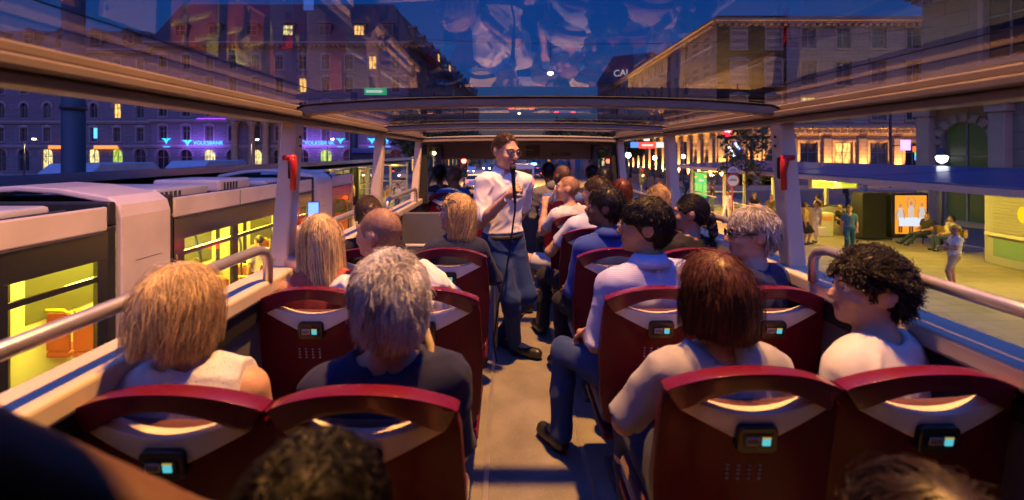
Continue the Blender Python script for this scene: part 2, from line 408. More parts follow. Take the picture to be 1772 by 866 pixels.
    for k in range(3):
        a = 2.094*k; V.append(Pp+(A*math.cos(a)+B*math.sin(a))*prof[None, :, None]*wv)
    V = np.stack(V, 2)   # n, S+1, 3, 3
    V = xform(M, V.reshape(-1, 3))
    base = np.arange(n)[:, None, None]*(S+1)*3; ii = np.arange(S)[None, :, None]*3; kk = np.arange(3)[None, None, :]; k2 = (kk+1) % 3
    Q = np.stack([base+ii+kk, base+ii+k2, base+ii+3+k2, base+ii+3+kk], -1).reshape(-1, 4)
    tone = np.sin(p@(g.normal(size=3)*60)+1)+.7*np.sin(p@(g.normal(size=3)*130))+g.normal(size=n)*.8
    mi = np.repeat(np.where(tone > .75, 1, np.where(tone < -.65, 2, 0)), S*3)
    return np_mesh(name, V, Q, cmats, parent, True, mi)

STY = {
 'short':  dict(hug=0.12, len=.030, lift=.35, grav=.12, mess=.03, rad=.0013, puff=.003, flow=(0, -.2, -.5), nape=.062),
 'crop':   dict(len=.007, lift=.6, grav=.1, mess=.03, rad=.0008, puff=.000, seg=4, nape=.058),
 'tousled': dict(hug=0.22, len=.065, lift=.5, grav=.30, mess=.06, rad=.0013, puff=.006, vol=.006, wave=.16, nape=.075, lay=2.),
 'bob':    dict(hug=0.10, zend=-.135, lift=.12, grav=.45, mess=.016, rad=.0014, puff=.008, vol=.008, wave=.07, nape=.05, neckr=.070, seg=10, lay=1.6),
 'long':   dict(hug=0.09, zend=-.25, lift=.08, grav=.5, mess=.01, rad=.0014, puff=.006, vol=.006, wave=.04, nape=.05, neckr=.066, seg=11),
 'curly':  dict(hug=.42, len=.06, lift=.45, grav=.15, mess=.06, rad=.0013, puff=.008, vol=.006, curl=.005, wave=.5, nape=.080, seg=10, lay=3.5),
 'sleek':  dict(hug=0.05, len=.12, lift=.06, grav=.0, mess=.008, rad=.0013, puff=.003, vol=.003, flow=(0, -1., -.35), rad_mix=.2, nape=.075, seg=7),
 'thick':  dict(hug=0.14, len=.05, lift=.3, grav=.3, mess=.03, rad=.0013, puff=.009, vol=.008, wave=.03, nape=.08, lay=1.2),
}
def head_shell(style, ex):
    pf = ex.get('puff', .006)+ex.get('vol', 0)*.55; fl = ex.get('front', .034); nl = ex.get('nape', .055)
    P = [ell((0, -.015, .02), (.079+pf, .100+pf, .097+pf))]
    cuts = [((0, .8, -.6), fl-.003)]
    if style in ('bob', 'long'):
        ze = ex.get('zend', -.15)+.02; w = ex.get('neckr', .085)+.0
        P += [cone((w*.62, -.02, 0), (w*.62, -.035, ze+.03), .048, .034), cone((-w*.62, -.02, 0), (-w*.62, -.035, ze+.03), .048, .034), cone((0, -.06, 0), (0, -.075, ze+.025), .062, .045)]
        cuts += [((0, 0, -1.), -ze)]
    else: cuts += [((0, .3, -1.), nl+.004)]
    return P, cuts

def person(label, loc, yaw=0., s=1., pose='sit', sk='fair', top=('grey', (.3, .3, .32), 'short'), bottom=('navy', (.03, .04, .08), 'long'),
           hair=('short', (.05, .03, .02)), head=(0, 0, 0), lean=(0, -.04), arms=None, legs=None, h=.010, hd=None, N=1500, male=True, group=None,
           collar=False, scale=1., hx=None, girth=1., wrink=.006, shoes=(.02, .02, .022), neck_open=0., hem=-.08, wide=1., hsc=1., name='person', topkind=None):
    root = thing(name, label, 'person', loc, R(yaw), group); root.scale = (scale,)*3
    inv = Matrix.Rotation(-R(yaw), 3, 'Z')
    def Lc(p): return np.array(inv @ (Vector(p)-Vector(loc)))/scale
    zp = .56 if pose == 'sit' else .93*s
    lx, ly = lean; ly -= .06*(pose == 'sit')
    up = lambda f, dz: np.array([lx*f, ly*f-.02*(pose == 'sit')*(1-f), zp+dz*s])
    pel = up(0, 0); wst = up(.35, .16); cst = up(.7, .34); nb = up(1.0, .50); sh = up(.90, .432)
    g_ = girth; sw = (.176 if male else .158)*s*wide
    hc = nb+np.array([0, .028, .175*s])+np.array([lx*.25, ly*.25, 0])
    HM = Matrix.Translation(Vector(hc)) @ Euler((R(head[1]), R(head[2]), R(head[0])), 'YXZ').to_matrix().to_4x4() @ Matrix.Scale((s*.5+.5)*hsc, 4)
    def hp(x): return xform(HM, np.array(x, float))
    HR = np.array(HM.to_3x3().normalized()); hs = (s*.5+.5)*hsc
    # joints
    A = {}
    arms = arms or {}
    for sd, sg in (('R', 1), ('L', -1)):
        S = sh+np.array([sg*sw, 0, 0]); a = arms.get(sd)
        if a is None:
            if pose == 'sit': E = S+np.array([sg*.035, .06, -.27*s]); W = E+np.array([-sg*.09, .22, -.05])
            else: E = S+np.array([sg*.05, -.02, -.28*s]); W = E+np.array([0, .06, -.24*s])
        else:
            w_ = len(a) > 2 and a[2] == 'w'; E = Lc(a[0]) if w_ else np.array(a[0]); W = Lc(a[1]) if w_ else np.array(a[1])
        A[sd] = (S, E, W)
    G = {}
    legs = legs or {}
    for sd, sg in (('R', 1), ('L', -1)):
        Hp = pel+np.array([sg*.085, 0, -.02]); l = legs.get(sd)
        if l is None:
            if pose == 'sit': K = np.array([sg*.11, .43, .53]); F = np.array([sg*.11, .41, .09]); T = F+np.array([sg*.02, .15, -.045])
            else: K = np.array([sg*.09, .02, .50*s]); F = np.array([sg*.09, -.01, .085]); T = F+np.array([sg*.03, .15, -.04])
        else: K, F, T = [Lc(x) if len(l) > 3 else np.array(x) for x in l[:3]]
        G[sd] = (Hp, K, F, T)
    def torso(i=0., k=.05):
        return [ell(pel+np.array([0, 0, .01]), (.165*g_+i, .12*g_+i, .12+i), k=k), ell(wst, ((.145 if male else .125)*g_+i, .105*g_+i, .15+i), k=k),
                ell(cst, ((.165 if male else .148)*g_+i, (.115 if male else .108)*g_+i, .17+i), k=k),
                cone(sh+np.array([-sw*.8, 0, .0]), sh+np.array([sw*.8, 0, .0]), .056+i, .056+i, k=k),
                cone(sh+np.array([-sw*.7, -.01, .012]), nb+np.array([-.026, -.012, -.004]), .042+i, .040+i, k=k),
                cone(sh+np.array([sw*.7, -.01, .012]), nb+np.array([.026, -.012, -.004]), .042+i, .040+i, k=k)]
    body = torso()
    if not male: body += [ell(cst+np.array([sg*.07, .09, .0]), (.062, .055, .06), k=.05) for sg in (1, -1)]
    for sd in 'RL':
        S, E, W = A[sd]; f = 1. if male else .88
        body += [cone(S, E, .052*f, .041*f, .04), cone(E, E+(W-E)*.35, .042*f, .043*f, .02), cone(E+(W-E)*.35, W, .043*f, .028*f, .02)]
        d = W-E; d = d/np.linalg.norm(d)
        a = arms.get(sd); nn = np.array(a[3]) if a is not None and len(a) > 3 else np.array([0, -.2, -1.])
        if a is not None and len(a) > 3 and a[2] == 'w': nn = np.array(inv @ Vector(nn))
        hdv = d if a is None or len(a) < 6 else np.array(inv @ Vector(a[5]))
        cr = a[4] if a is not None and len(a) > 4 else .4
        body += hand_prims(W, hdv, nn, cr, side=(1 if sd == 'R' else -1))
        Hp, K, F, T = G[sd]
        body += [cone(Hp, K, .088, .058, .05), cone(K, K+(F-K)*.3, .056, .057, .03), cone(K+(F-K)*.3, F, .057, .038, .03), cone(F, T, .036, .028, .02)]
    # neck and head
    body += [cone(nb-np.array([0, 0, .03]), hp((0, -.022, -.05)), .058*(1 if male else .86), .053*(1 if male else .86), .03)]
    def he(c, r, k): return ell(hp(c), np.array(r)*hs, HR, k)
    def hcn(a, b, ra, rb, k): return cone(hp(a), hp(b), ra*hs, rb*hs, k)
    head_p = [he((0, -.015, .02), (.077, .098, .095), .03), he((0, .030, -.03), (.063, .068, .085), .03), he((0, .042, -.085), (.047, .046, .036), .03),
              he((0, .078, -.105), (.022, .018, .018), .02), hcn((0, .093, .008), (0, .116, -.033), .0085, .0125, .012),
              he((.0, .108, -.04), (.018, .011, .009), .008), he((0, .080, .022), (.052, .020, .014), .02),
              he((.04, .066, -.035), (.024, .022, .022), .02), he((-.04, .066, -.035), (.024, .022, .022), .02),
              he((0, .095, -.066), (.024, .011, .006), .008), he((0, .093, -.077), (.021, .011, .007), .006)]
    for sg in (1, -1): head_p += [he((sg*.079, -.012, -.012), (.009, .02, .033), .012), he((sg*.085, -.022, -.006), (.006, .018, .028), .008)]
    sub = [he((sg*.031, .102, .002), (.017, .016, .010), .012) for sg in (1, -1)]
    V, F = blob(body+head_p, h, sub=sub)
    # lips are a different colour of the same surface
    iv = np.array(HM.inverted()); fc = xform(iv, V[F].mean(1))
    lip = (np.abs(fc[:, 0]) < .024) & (fc[:, 1] > .088) & (np.abs(fc[:, 2]+.0715) < .011)
    sm = skin(sk); lc = {'fair': (.42, .15, .13), 'tan': (.30, .11, .09), 'brown': (.16, .06, .05), 'dark': (.1, .04, .04)}[sk]
    mi_ = lip.astype(int); bm_ = [sm, pm('lips_'+sk, lc, .4)]
    if hair[0] == 'crop':
        sc0 = SKC[sk]; hcx = hair[1]; fl_ = (hx or {}).get('front', .03); bm_.append(pm('stubble_%d_%d' % (int(hcx[0]*99), int(sc0[0]*99)), tuple(.35*a_+.65*b_ for a_, b_ in zip(sc0, hcx)), .6))
        q_ = fc-np.array([0, -.015, .02]); ear_ = (np.abs(fc[:, 0]) > .070) & (fc[:, 1] > -.045) & (fc[:, 1] < .02) & (fc[:, 2] < .022)
        mi_[(.8*fc[:, 1]-.6*fc[:, 2] < fl_) & (-fc[:, 2]+.3*fc[:, 1] < .055) & (np.abs(q_).max(1) < .13) & ~ear_] = 2
    np_mesh('body', V, F, bm_, root, True, mi_)
    # eyes and brows
    for sg in (1, -1):
        e = MB(); e.ell(HM @ Vector((sg*.031, .0835, .001)), .0125*hs, 10, 0); ey = e.build('eye', pm('eye_white', (.6, .58, .55), .2), root, True, local=True)
        e = MB(); e.ell(HM @ Vector((sg*.031, .0925, .001)), .0052*hs, 8); e.build('iris', pm('iris', (.05, .035, .025), .15), ey, True, local=True)
    hm = hairmats(hair[1])
    for sg in (1, -1):
        bw = MB(); bw.tube([HM @ Vector((sg*x, y, z)) for x, y, z in ((.014, .101, .020), (.03, .099, .027), (.046, .088, .022))], [.0035, .004, .002], 5)
        bw.build('eyebrow', hm[2] if hair[0] != 'bald' else pm('brow_dark', (.05, .03, .02), .6), root, True, local=True)
    # clothes
    tname, tc, sl = top[:3]
    cm = topkind or cloth(tname, tc)
    TP = torso(.019)
    if not male: TP += [ell(cst+np.array([sg*.07, .09, .0]), (.075, .066, .072), k=.06) for sg in (1, -1)]
    for sd, sg in (('R', 1), ('L', -1)):
        S, E, W = A[sd]; f = 1. if male else .9
        if sl == 'short': 
            d = (E-S)/np.linalg.norm(E-S); q = S+(E-S)*.68; TP.append(cone(S, S+(E-S)*.9, (.070*f), .068*f, .05, [(d, d@q)]))
        elif sl == 'long':
            d = (W-E)/np.linalg.norm(W-E); q = W-d*.015; TP += [cone(S, E, .067*f, .057*f, .05), cone(E, W, .057*f, .042*f, .03, [(d, d@q)])]
        elif sl == 'elbow':
            d = (E-S)/np.linalg.norm(E-S); q = S+(E-S)*.97; TP.append(cone(S, E+d*.05, .071*f, .070*f, .05, [(d, d@q)]))
    nv = np.array([0, .38+neck_open, 1.]); nv /= np.linalg.norm(nv); npt = nb+np.array([0, -.055, .022+(.012 if collar else 0)])
    nr_ = (.056 if collar else .066+neck_open*.16) if male else .062+neck_open*.22
    ncut = [cone(nb+np.array([0, .0, -.012]), nb+np.array([0, .035, .25]), nr_, nr_+.03, .012)]
    if not male or not collar: ncut.append(cone(nb+np.array([0, .075, -.01]), nb+np.array([0, .09, .2]), nr_*.75, nr_, .02))
    cuts = [((0, 0, -1.), -(zp-.06 if pose == 'sit' else zp+hem))]
    if sl == 'none':
        for sg in (1, -1):
            n_ = np.array([sg*1., 0, .12]); n_ /= np.linalg.norm(n_); pt = sh+np.array([sg*sw*.99, 0, .0]); cuts.append((n_, n_@pt))
    V, F = blob(TP, h*1.05, cuts, sub=ncut, noise=wrink, seed=int(abs(loc[0]*97+loc[1]*31)), nfreq=26)
    np_mesh('shirt' if sl != 'none' else 'top', V, F, cm, root)
    if collar:
        c = MB(); n = 22; ring = []
        for lvl, (rr, dz) in enumerate(((.074, .000), (.066, .062), (.075, .068), (.106, .012))):
            for k in range(n+1):
                a = R(112)+2*math.pi*(k/n)*(316/360.); x, y = math.cos(a), math.sin(a)
                ring.append(Vector(nb)+Vector((x*rr, y*rr*.95-.006, dz-.008+ (-.034*max(0, y)) )))
        fs = [(l*(n+1)+k, l*(n+1)+k+1, (l+1)*(n+1)+k+1, (l+1)*(n+1)+k) for l in range(3) for k in range(n)]
        c.add(ring, fs); o = c.build('collar', cm, root, True, local=True)
        sd_ = o.modifiers.new('thick', 'SOLIDIFY'); sd_.thickness = .003
    bname, bc, bl = bottom[:3]
    BP = [ell(pel+np.array([0, 0, .0]), (.172*g_, .128*g_, .125), k=.05), ell(pel*.6+wst*.4+np.array([0, 0, .02]), (.158*g_, .116*g_, .11), k=.05)]
    for sd in 'RL':
        Hp, K, F_, T = G[sd]; d = (F_-K)/np.linalg.norm(F_-K)
        BP.append(cone(Hp, K, .097, .074, .05))
        if bl == 'long': q = F_+d*.02; BP.append(cone(K, F_+d*.03, .076, .064, .03, [(d, d@q)]))
        elif bl == 'short': 
            BP[-1] = cone(Hp, K, .10, .082, .05, [((K-Hp)/np.linalg.norm(K-Hp), ((K-Hp)/np.linalg.norm(K-Hp))@(Hp+(K-Hp)*.86))])
        elif bl == 'dress': BP.append(cone((Hp+K)/2*np.array([.3, 1, 1]), K*np.array([.6, 1, 1]), .14, .15, .06, [((0, 0, -1.), -(K[2]-.0))]))
    V, F = blob(BP, h*1.2, cuts=[((0, 0, 1.), zp+(.09 if hem < 0 else .056))], noise=wrink*.8, seed=5, nfreq=22)
    np_mesh('trousers' if bl == 'long' else 'shorts' if bl == 'short' else 'skirt', V, F, cloth(bname, bc), root)
    for sd, sg in (('R', 1), ('L', -1)):
        Hp, K, F_, T = G[sd]; f2 = F_*.85+T*.15
        V, F = blob([cone(F_+np.array([0, 0, -.035]), T, .047, .040, .02), cone(f2+np.array([0, 0, -.02]), F_+np.array([0, 0, .015]), .043, .045, .02)], max(h, .012),
                    [((0, 0, -1.), -(min(F_[2]-.085, T[2]-.045)))])
        np_mesh('shoe', V, F, pm('leather_%d_%d' % (int(shoes[0]*100), int(shoes[2]*100)), shoes, .4), root)
    # hair
    st = hair[0]
    if st != 'bald':
        base = {'bun': 'sleek', 'ponytail': 'sleek'}.get(st, st); ex = dict(STY[base]); ex.update(hx or {})
        Pp, cuts = head_shell(base, ex)
        es_ = [] if base in ('bob', 'long') else [ell((sg*.098, -.008, -.016), (.034, .027, .036), k=.01) for sg in (1, -1)]
        if st == 'crop': o = root
        else:
            V, F = blob(Pp, max(.006, h*.8), cuts, sub=es_, noise=.0012 if base != 'curly' else .004, nfreq=60)
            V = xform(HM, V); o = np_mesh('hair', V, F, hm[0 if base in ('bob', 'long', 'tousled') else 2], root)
        if N: strands('hair_locks', root, HM, base, hm, N, ex, int(abs(loc[0])*100+loc[1]*10), h, o)
        if st in ('bun', 'ponytail'):
            if st == 'bun': BPp = [ell((.0, -.135, .03), (.05, .045, .05)), ell((.03, -.15, .0), (.035, .03, .035))]
            else: BPp = [ell((0, -.115, -.02), (.026, .03, .026)), cone((0, -.125, -.03), (0, -.135, -.13), .035, .028), cone((0, -.135, -.13), (0, -.12, -.21), .028, .010)]
            V, F = blob(BPp, max(.006, h*.7), noise=.006, nfreq=70); np_mesh('bun' if st == 'bun' else 'ponytail', xform(HM, V), F, hm[0], o)
    root['_hm'] = [x for r_ in HM for x in r_]
    return root, HM
def hm_of(HM): return HM
def spectacles(root, HM, frame, lens, dark=False, up=0.):
    m = MB(); hz = up; yf = .112 if not up else .085
    for sg in (1, -1):
        ring = [HM @ Vector((sg*.032+.022*math.cos(a), yf-.006*abs(math.cos(a)) , hz+.016*math.sin(a))) for a in np.linspace(0, 2*math.pi, 14, endpoint=False)]
        m.tube(ring, .002 if not dark else .003, 5, closed=True)
        m.tube([HM @ Vector((sg*.054, yf-.008, hz+.004)), HM @ Vector((sg*.076, .06, hz+.004)), HM @ Vector((sg*.084, -.01, hz+.004)), HM @ Vector((sg*.082, -.03, hz-.012))], .0018 if not dark else .0035, 5)
    m.tube([HM @ Vector((-.01, yf, hz+.003)), HM @ Vector((0, yf+.004, hz+.005)), HM @ Vector((.01, yf, hz+.003))], .002, 5)
    o = m.build('spectacles', frame, root, True, local=True)
    for sg in (1, -1):
        l = MB(); l.add([HM @ Vector((sg*.032+.021*math.cos(a), yf-.006*abs(math.cos(a)), hz+.015*math.sin(a))) for a in np.linspace(0, 2*math.pi, 14, endpoint=False)], [tuple(range(14))])
        l.build('lens', lens, o, False, local=True)
# ------------------------------------------------------------------ ground
GZ, PZ = -2.2, -2.06
asph = pm('asphalt', (.07, .066, .068), .7, var=.25, vs=1.3, bump=.4, bs=60)
pave = pm('paving', (.25, .205, .14), .72, var=.30, vs=.6, kind='block', p=(.8, .5, .008, 1))
white = pm('road_paint', (.6, .6, .58), .7, var=.15, vs=3)
g = MB().b(-700, 700, -60, 1400, GZ-.5, GZ).build('road', asph); struct(g)
def island(name, x0, x1, y0, y1):
    m = MB(); m.b(x0+.15, x1-.15, y0+.15, y1-.15, GZ-.1, PZ); struct(m.build(name, pave, bevel=.01))
    k = MB(); kz = PZ+.004
    for a in ((x0, x0+.15, y0, y1), (x1-.15, x1, y0, y1), (x0+.15, x1-.15, y0, y0+.15), (x0+.15, x1-.15, y1-.15, y1)): k.b(*a, GZ-.1, kz)
    struct(k.build('kerb', pm('kerb_stone', (.3, .29, .27), .7, var=.15, vs=4), bevel=.02))
island('right_platform', 9.2, 18.5, -20, 46)
island('left_platform', -13.5, -7.9, -20, 48)
island('right_pavement', 21, 70, 46, 51.8); island('left_pavement', -110, -14.6, 70, 79.8)
m = MB()
for i in range(24):
    for x in (-1.9, 3.4): m.b(x-.06, x+.06, 14+i*9, 17.5+i*9, GZ+.004, GZ+.006)
for x in (-5.5, 7.2): m.b(x-.06, x+.06, 16, 320, GZ+.004, GZ+.006)
for i in range(13): m.b(-7.2+i*1.1, -6.7+i*1.1, 49, 53, GZ+.004, GZ+.006)
struct(m.build('road_markings', white))
m = MB()
for x in (-6.5, -5.05, 7.3, 8.75): m.b(x-.03, x+.03, -20, 300, GZ+.004, GZ+.012)
struct(m.build('tram_rails_in_road', pm('rail_steel', (.35, .34, .33), .3, 1)))

# ------------------------------------------------------------------ the bus we ride in
XL, XR, XC = -1.08, 1.39, .155
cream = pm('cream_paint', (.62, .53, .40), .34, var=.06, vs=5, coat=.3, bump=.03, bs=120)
creamr = pm('cream_rail_shaded', (.21, .165, .115), .4, var=.08, vs=5, coat=.15, bump=.03, bs=120)  # same cream darkened for rails and arches, dimmer light put into the colour
rubber = pm('rubber_black', (.012, .012, .013), .6)
dgrey = pm('grey_plastic', (.085, .083, .088), .6, var=.08, vs=8, bump=.15, bs=300)
lgrey = pm('grey_panel', (.10, .10, .115), .6, var=.08, vs=5, bump=.1, bs=200)
steel = pm('rail_metal', (.62, .58, .54), .32, .75, var=.06, vs=12)
bus = thing('tour_bus', 'open sided tour bus deck with cream pillars and a glass roof, seen from inside', 'bus', (XC, 3, 0))
FY = 7.2
floorm = pm('deck_floor', (.19, .18, .175), .55, var=.30, vs=3.2, bump=.2, bs=120, kind='dots', p=(140, (.5, .48, .45), .11))
m = MB().b(XL, XR, -1.3, FY, -.08, 0); m.build('deck_floor', floorm, bus)
m = MB(); m.b(-.115, -.09, -1.2, FY-.1, .001, .006); m.build('aisle_trim', steel, bus); m = MB(); m.b(.40, .425, -1.2, FY-.1, .001, .006); m.build('aisle_trim', steel, bus)
for x0, x1, s_ in ((XL-.07, XL, 1), (XR, XR+.07, -1)):
    MB().b(x0, x1, -1.3, FY, -.1, .90).build('side_wall', lgrey, bus)
    m = MB(); xi = x1 if s_ == 1 else x0
    m.b(min(xi, xi+s_*.02), max(xi, xi+s_*.02), -1.3, FY-.4, .90, .985); m.build('sill_trim', rubber, bus)
    m = MB(); m.b(x0-.05 if s_ == 1 else x0-.035, x1+.035 if s_ == 1 else x1+.05, -1.3, FY-.02, .985, 1.055); m.build('window_sill', cream, bus, bevel=.014, seg=3)
    # roof rail: stepped mouldings
    xo = XL-.06 if s_ == 1 else XR+.06
    m = MB()
    for (z0, z1, d) in ((1.765, 1.793, .10), (1.797, 1.826, .13), (1.83, 1.858, .10)):
        m.b(min(xo, xo+s_*d), max(xo, xo+s_*d), -1.3, 5.66, z0, z1)
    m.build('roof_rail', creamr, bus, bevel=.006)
    m = MB(); m.b(min(xo+s_*.01, xo+s_*.09), max(xo+s_*.01, xo+s_*.09), -1.3, 5.64, 1.77, 1.855); m.build('rail_seal', rubber, bus)
    for Y in (.6, 2.3, 3.9, 5.6):
        xb = (XL-.055 if s_ == 1 else XR+.055); xt = xb+s_*.055
        m = MB(); w = .045
        q = [(xb-w, Y-w, 1.05), (xb+w, Y-w, 1.05), (xb+w, Y+w, 1.05), (xb-w, Y+w, 1.05), (xt-w*.85, Y-w, 1.772), (xt+w*.85, Y-w, 1.772), (xt+w*.85, Y+w, 1.772), (xt-w*.85, Y+w, 1.772)]
        m.add(q, [(3, 2, 1, 0), (4, 5, 6, 7), (0, 1, 5, 4), (1, 2, 6, 5), (2, 3, 7, 6), (3, 0, 4, 7)])
        pl = m.build('window_pillar', cream, bus, bevel=.012, seg=3)
        if Y == 2.3:
            bl = MB()
            for z in (1.70, 1.655): bl.lathe([(.007, 0), (.007, .006)], (xt-s_*.0+s_*.038, Y-.01, z), 8, M=Matrix.Rotation(R(90)*s_, 3, 'Y'))
            bl.build('bolt', pm('bolt_dark', (.06, .06, .06), .4, .8), pl, True)
            xi2 = xb+s_*.075
            hm_ = MB(); hm_.b(xi2-.022, xi2+.012, Y-.06, Y-.02, 1.49, 1.60); hb = hm_.build('hammer_holder', rubber, pl, bevel=.01)
            hh = MB(); hh.tube([(xi2+.01*s_, Y-.075, 1.60), (xi2+.018*s_, Y-.085, 1.58), (xi2+.02*s_, Y-.08, 1.52), (xi2+.015*s_, Y-.075, 1.44)], [.017, .02, .014, .015], 8)
            hh.tube([(xi2-.03, Y-.08, 1.595), (xi2+.03, Y-.08, 1.597)], .014, 8); hh.build('emergency_hammer', pm('hammer_red', (.55, .02, .015), .35), pl, True)
    # handrails
    xh = XL+.02 if s_ == 1 else XR-.03
    for (a, b_, full) in ((-1.0, 2.02, 1), (2.62, 3.62, 2), (4.02, 5.3, 1)):
        pts = [(xh, a, 1.05), (xh, a, 1.16), (xh, a+.03, 1.188), (xh, a+.09, 1.205)] if full == 2 or a > 0 else [(xh, a, 1.205)]
        pts += [(xh, b_-.09, 1.205), (xh, b_-.03, 1.188), (xh, b_, 1.15), (xh, b_, 1.05)]
        MB().tube(pts, .021, 12).build('handrail', steel, bus, True)
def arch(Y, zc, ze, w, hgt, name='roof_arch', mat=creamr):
    m = MB(); n = 24; vs = []
    for i in range(n+1):
        t = -1+2*i/n; x = XC+t*(XR-XL+.06)/2; z = ze+(zc-ze)*(1-abs(t)**2.6)
        if abs(t) > .93: z -= (abs(t)-.93)*.5
        for (dy, dz) in ((-w, 0), (w, 0), (w, hgt), (-w, hgt)): vs.append((x, Y+dy, z+dz))
    fs = [(i*4+k, i*4+(k+1) % 4, i*4+4+(k+1) % 4, i*4+4+k) for i in range(n) for k in range(4)]+[(3, 2, 1, 0), (n*4, n*4+1, n*4+2, n*4+3)]
    m.add(vs, fs); return m.build(name, mat, bus, bevel=.008)
AR = ((.62, 1.87, 1.815), (2.3, 1.85, 1.80), (3.9, 1.825, 1.79), (5.6, 1.765, 1.745))
for Y, zc, ze in AR:
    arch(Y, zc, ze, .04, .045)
    arch(Y, zc+.046, ze+.046, .05, .006, 'roof_seal', rubber)
rg = glass('roof_glass', (.74, .77, .84), .6, .02)
for (Y0, c0, e0), (Y1, c1, e1) in zip(AR[:-1], AR[1:]):
    n, k = 20, 6; vs = []
    for j in range(k+1):
        f = j/k; Y = Y0+.05+(Y1-Y0-.1)*f
        for i in range(n+1):
            t = -1+2*i/n; zc = c0+(c1-c0)*f+.05; ze = max(e0+(e1-e0)*f+.05, 1.862)
            vs.append((XC+t*(XR-XL+.08)/2, Y, ze+(max(zc, ze+.03)-ze)*(1-abs(t)**2.6)))
    MB().add(vs, [(j*(n+1)+i, j*(n+1)+i+1, (j+1)*(n+1)+i+1, (j+1)*(n+1)+i) for j in range(k) for i in range(n)]).build('roof_pane', rg, bus, True)
MB().b(XL-.05, XR+.05, -1.3, .58, 1.865, 1.90).build('rear_shade_roof', dgrey, bus)  # unseen rear roof added to keep light off the nearest rows
MB().b(XL-.05, XR+.05, -1.36, -1.303, -.1, 1.90).build('rear_shade_wall', dgrey, bus)  # closed rear end, out of view, added to darken the foreground
for xa in (XL-.07, XR+.03): MB().b(xa, xa+.04, -1.3, .50, 1.06, 1.762).build('rear_shade_side', dgrey, bus)  # unseen side panels added to block light from behind
ex = MB().b(-.70, -.59, 2.235, 2.239, 1.905, 1.94).build('exit_sign', em('exit_green', (.02, .42, .16), .9), bus)
q = MB(); q.b(-.69, -.625, 2.231, 2.2345, 1.916, 1.928); q.prism([(-.625, 1.912), (-.605, 1.922), (-.625, 1.932)], (0, 2.2345, 0), (1, 0, 0), (0, 0, 1), (0, -.003, 0)); q.build('exit_arrow', em('exit_white', (.8, .9, .8), .8), ex)
# front bulkhead, dark window frames and windscreen
arch(5.68, 1.74, 1.72, .03, .03, 'front_trim', dgrey)
n = 14; m = MB(); vs = []
for i in range(n+1):
    t = -1+2*i/n; x = XC+t*1.235; zt = 1.735+.03*(1-t*t); 
    vs += [(x, 5.72, zt+.03), (x, FY, zt+.06), (x, FY, zt+.11), (x, 5.72, zt+.08)]
m.add(vs, [(i*4+k, i*4+(k+1) % 4, i*4+4+(k+1) % 4, i*4+4+k) for i in range(n) for k in range(4)]); m.build('front_roof', lgrey, bus, True)
MB().b(XL, XR, FY-.05, FY, 1.52, 1.80).build('front_panel', pm('bulkhead_grey', (.36, .34, .34), .55, var=.08, vs=4, bump=.1, bs=200), bus, bevel=.02, seg=3)
MB().b(.30, .52, FY-.075, FY-.052, 1.56, 1.74).build('panel_hatch', pm('hatch_grey', (.12, .115, .115), .5), bus, bevel=.01)
MB().b(.27, .42, FY-.09, FY-.077, 1.66, 1.675).build('hatch_handle', cream, bus)
text('panel_lettering', 'KL 538F', .075, pm('letter_dark', (.02, .02, .022), .6), bus, Vector((.86, FY-.056, 1.60))-bus.location, (R(90), 0, 0), .002, sx=1.25)
MB().b(XL, XR, FY-.1, FY, 0, .72).build('front_wall', lgrey, bus)
m = MB(); m.add([(XL, FY-.02, .72), (XR, FY-.02, .72), (XR, FY-.02, 1.52), (XL, FY-.02, 1.52)], [(0, 1, 2, 3)]); m.build('windscreen', glass('wind_glass', (.9, .93, .93), .8), bus)
for x, s_ in ((XL, 1), (XR, -1)):
    # rounded side window opening in the front bay
    out = [(5.70, .98), (FY-.02, .98), (FY-.02, 1.77), (5.70, 1.77)]
    inn = []
    for cx, cz, a0 in ((6.86, 1.12, -90), (6.86, 1.58, 0), (5.98, 1.58, 90), (5.98, 1.12, 180)):
        for k in range(6): a = R(a0+k*18); inn.append((cx+.13*math.cos(a), cz+.13*math.sin(a)))
    m = MB(); th = .07*s_; vs = []
    for (Y, z) in inn:
        oy = 5.70 if Y < 6.42 else FY-.02; oz = .98 if z < 1.35 else 1.77
        dy, dz = Y-6.42, z-1.35; sc_ = min(abs((oy-6.42)/dy) if abs(dy) > 1e-4 else 99, abs((oz-1.35)/dz) if abs(dz) > 1e-4 else 99)
        O = (6.42+dy*sc_, 1.35+dz*sc_)
        vs += [(x, Y, z), (x+th, Y, z), (x+th, O[0], O[1]), (x, O[0], O[1])]
    N_ = len(inn); m.add(vs, [(i*4+k, i*4+(k+1) % 4, ((i+1) % N_)*4+(k+1) % 4, ((i+1) % N_)*4+k) for i in range(N_) for k in range(4)])
    m.build('front_window_frame', dgrey, bus, bevel=.01)
    m = MB(); m.add([(x+.03*s_, Y, z) for Y, z in inn], [tuple(range(N_))]); m.build('front_side_window', MATS['wind_glass'], bus)
    MB().b(min(x-.02*s_, x+.085*s_), max(x-.02*s_, x+.085*s_), 5.655, 5.70, .98, 1.75).build('black_pillar', rubber, bus, bevel=.012)
m = MB()
for x0 in (-.72, .75): m.b(x0, x0+.26, 6.1, 6.4, 1.757, 1.764)
m.build('roof_lamp', em('marker_red', (1., .12, .03), .6), bus)
# stairwell enclosure on the left
m = MB(); m.b(-1.06, -.62, 4.58, 4.62, 0, 1.02); m.build('stair_partition', lgrey, bus, bevel=.012)
m = MB(); m.tube([(-1.05, 3.72, .86), (-.12, 3.72, .86), (-.09, 3.75, .85), (-.09, 4.55, .85)], .018, 10); m.tube([(-.09, 3.75, 0), (-.09, 3.75, .86)], .018, 10); m.build('stair_rail', cream, bus, True)
m = MB(); m.b(-.12, -.08, 3.80, 5.6, 0, .60); m.build('stair_side_panel', lgrey, bus, bevel=.01)

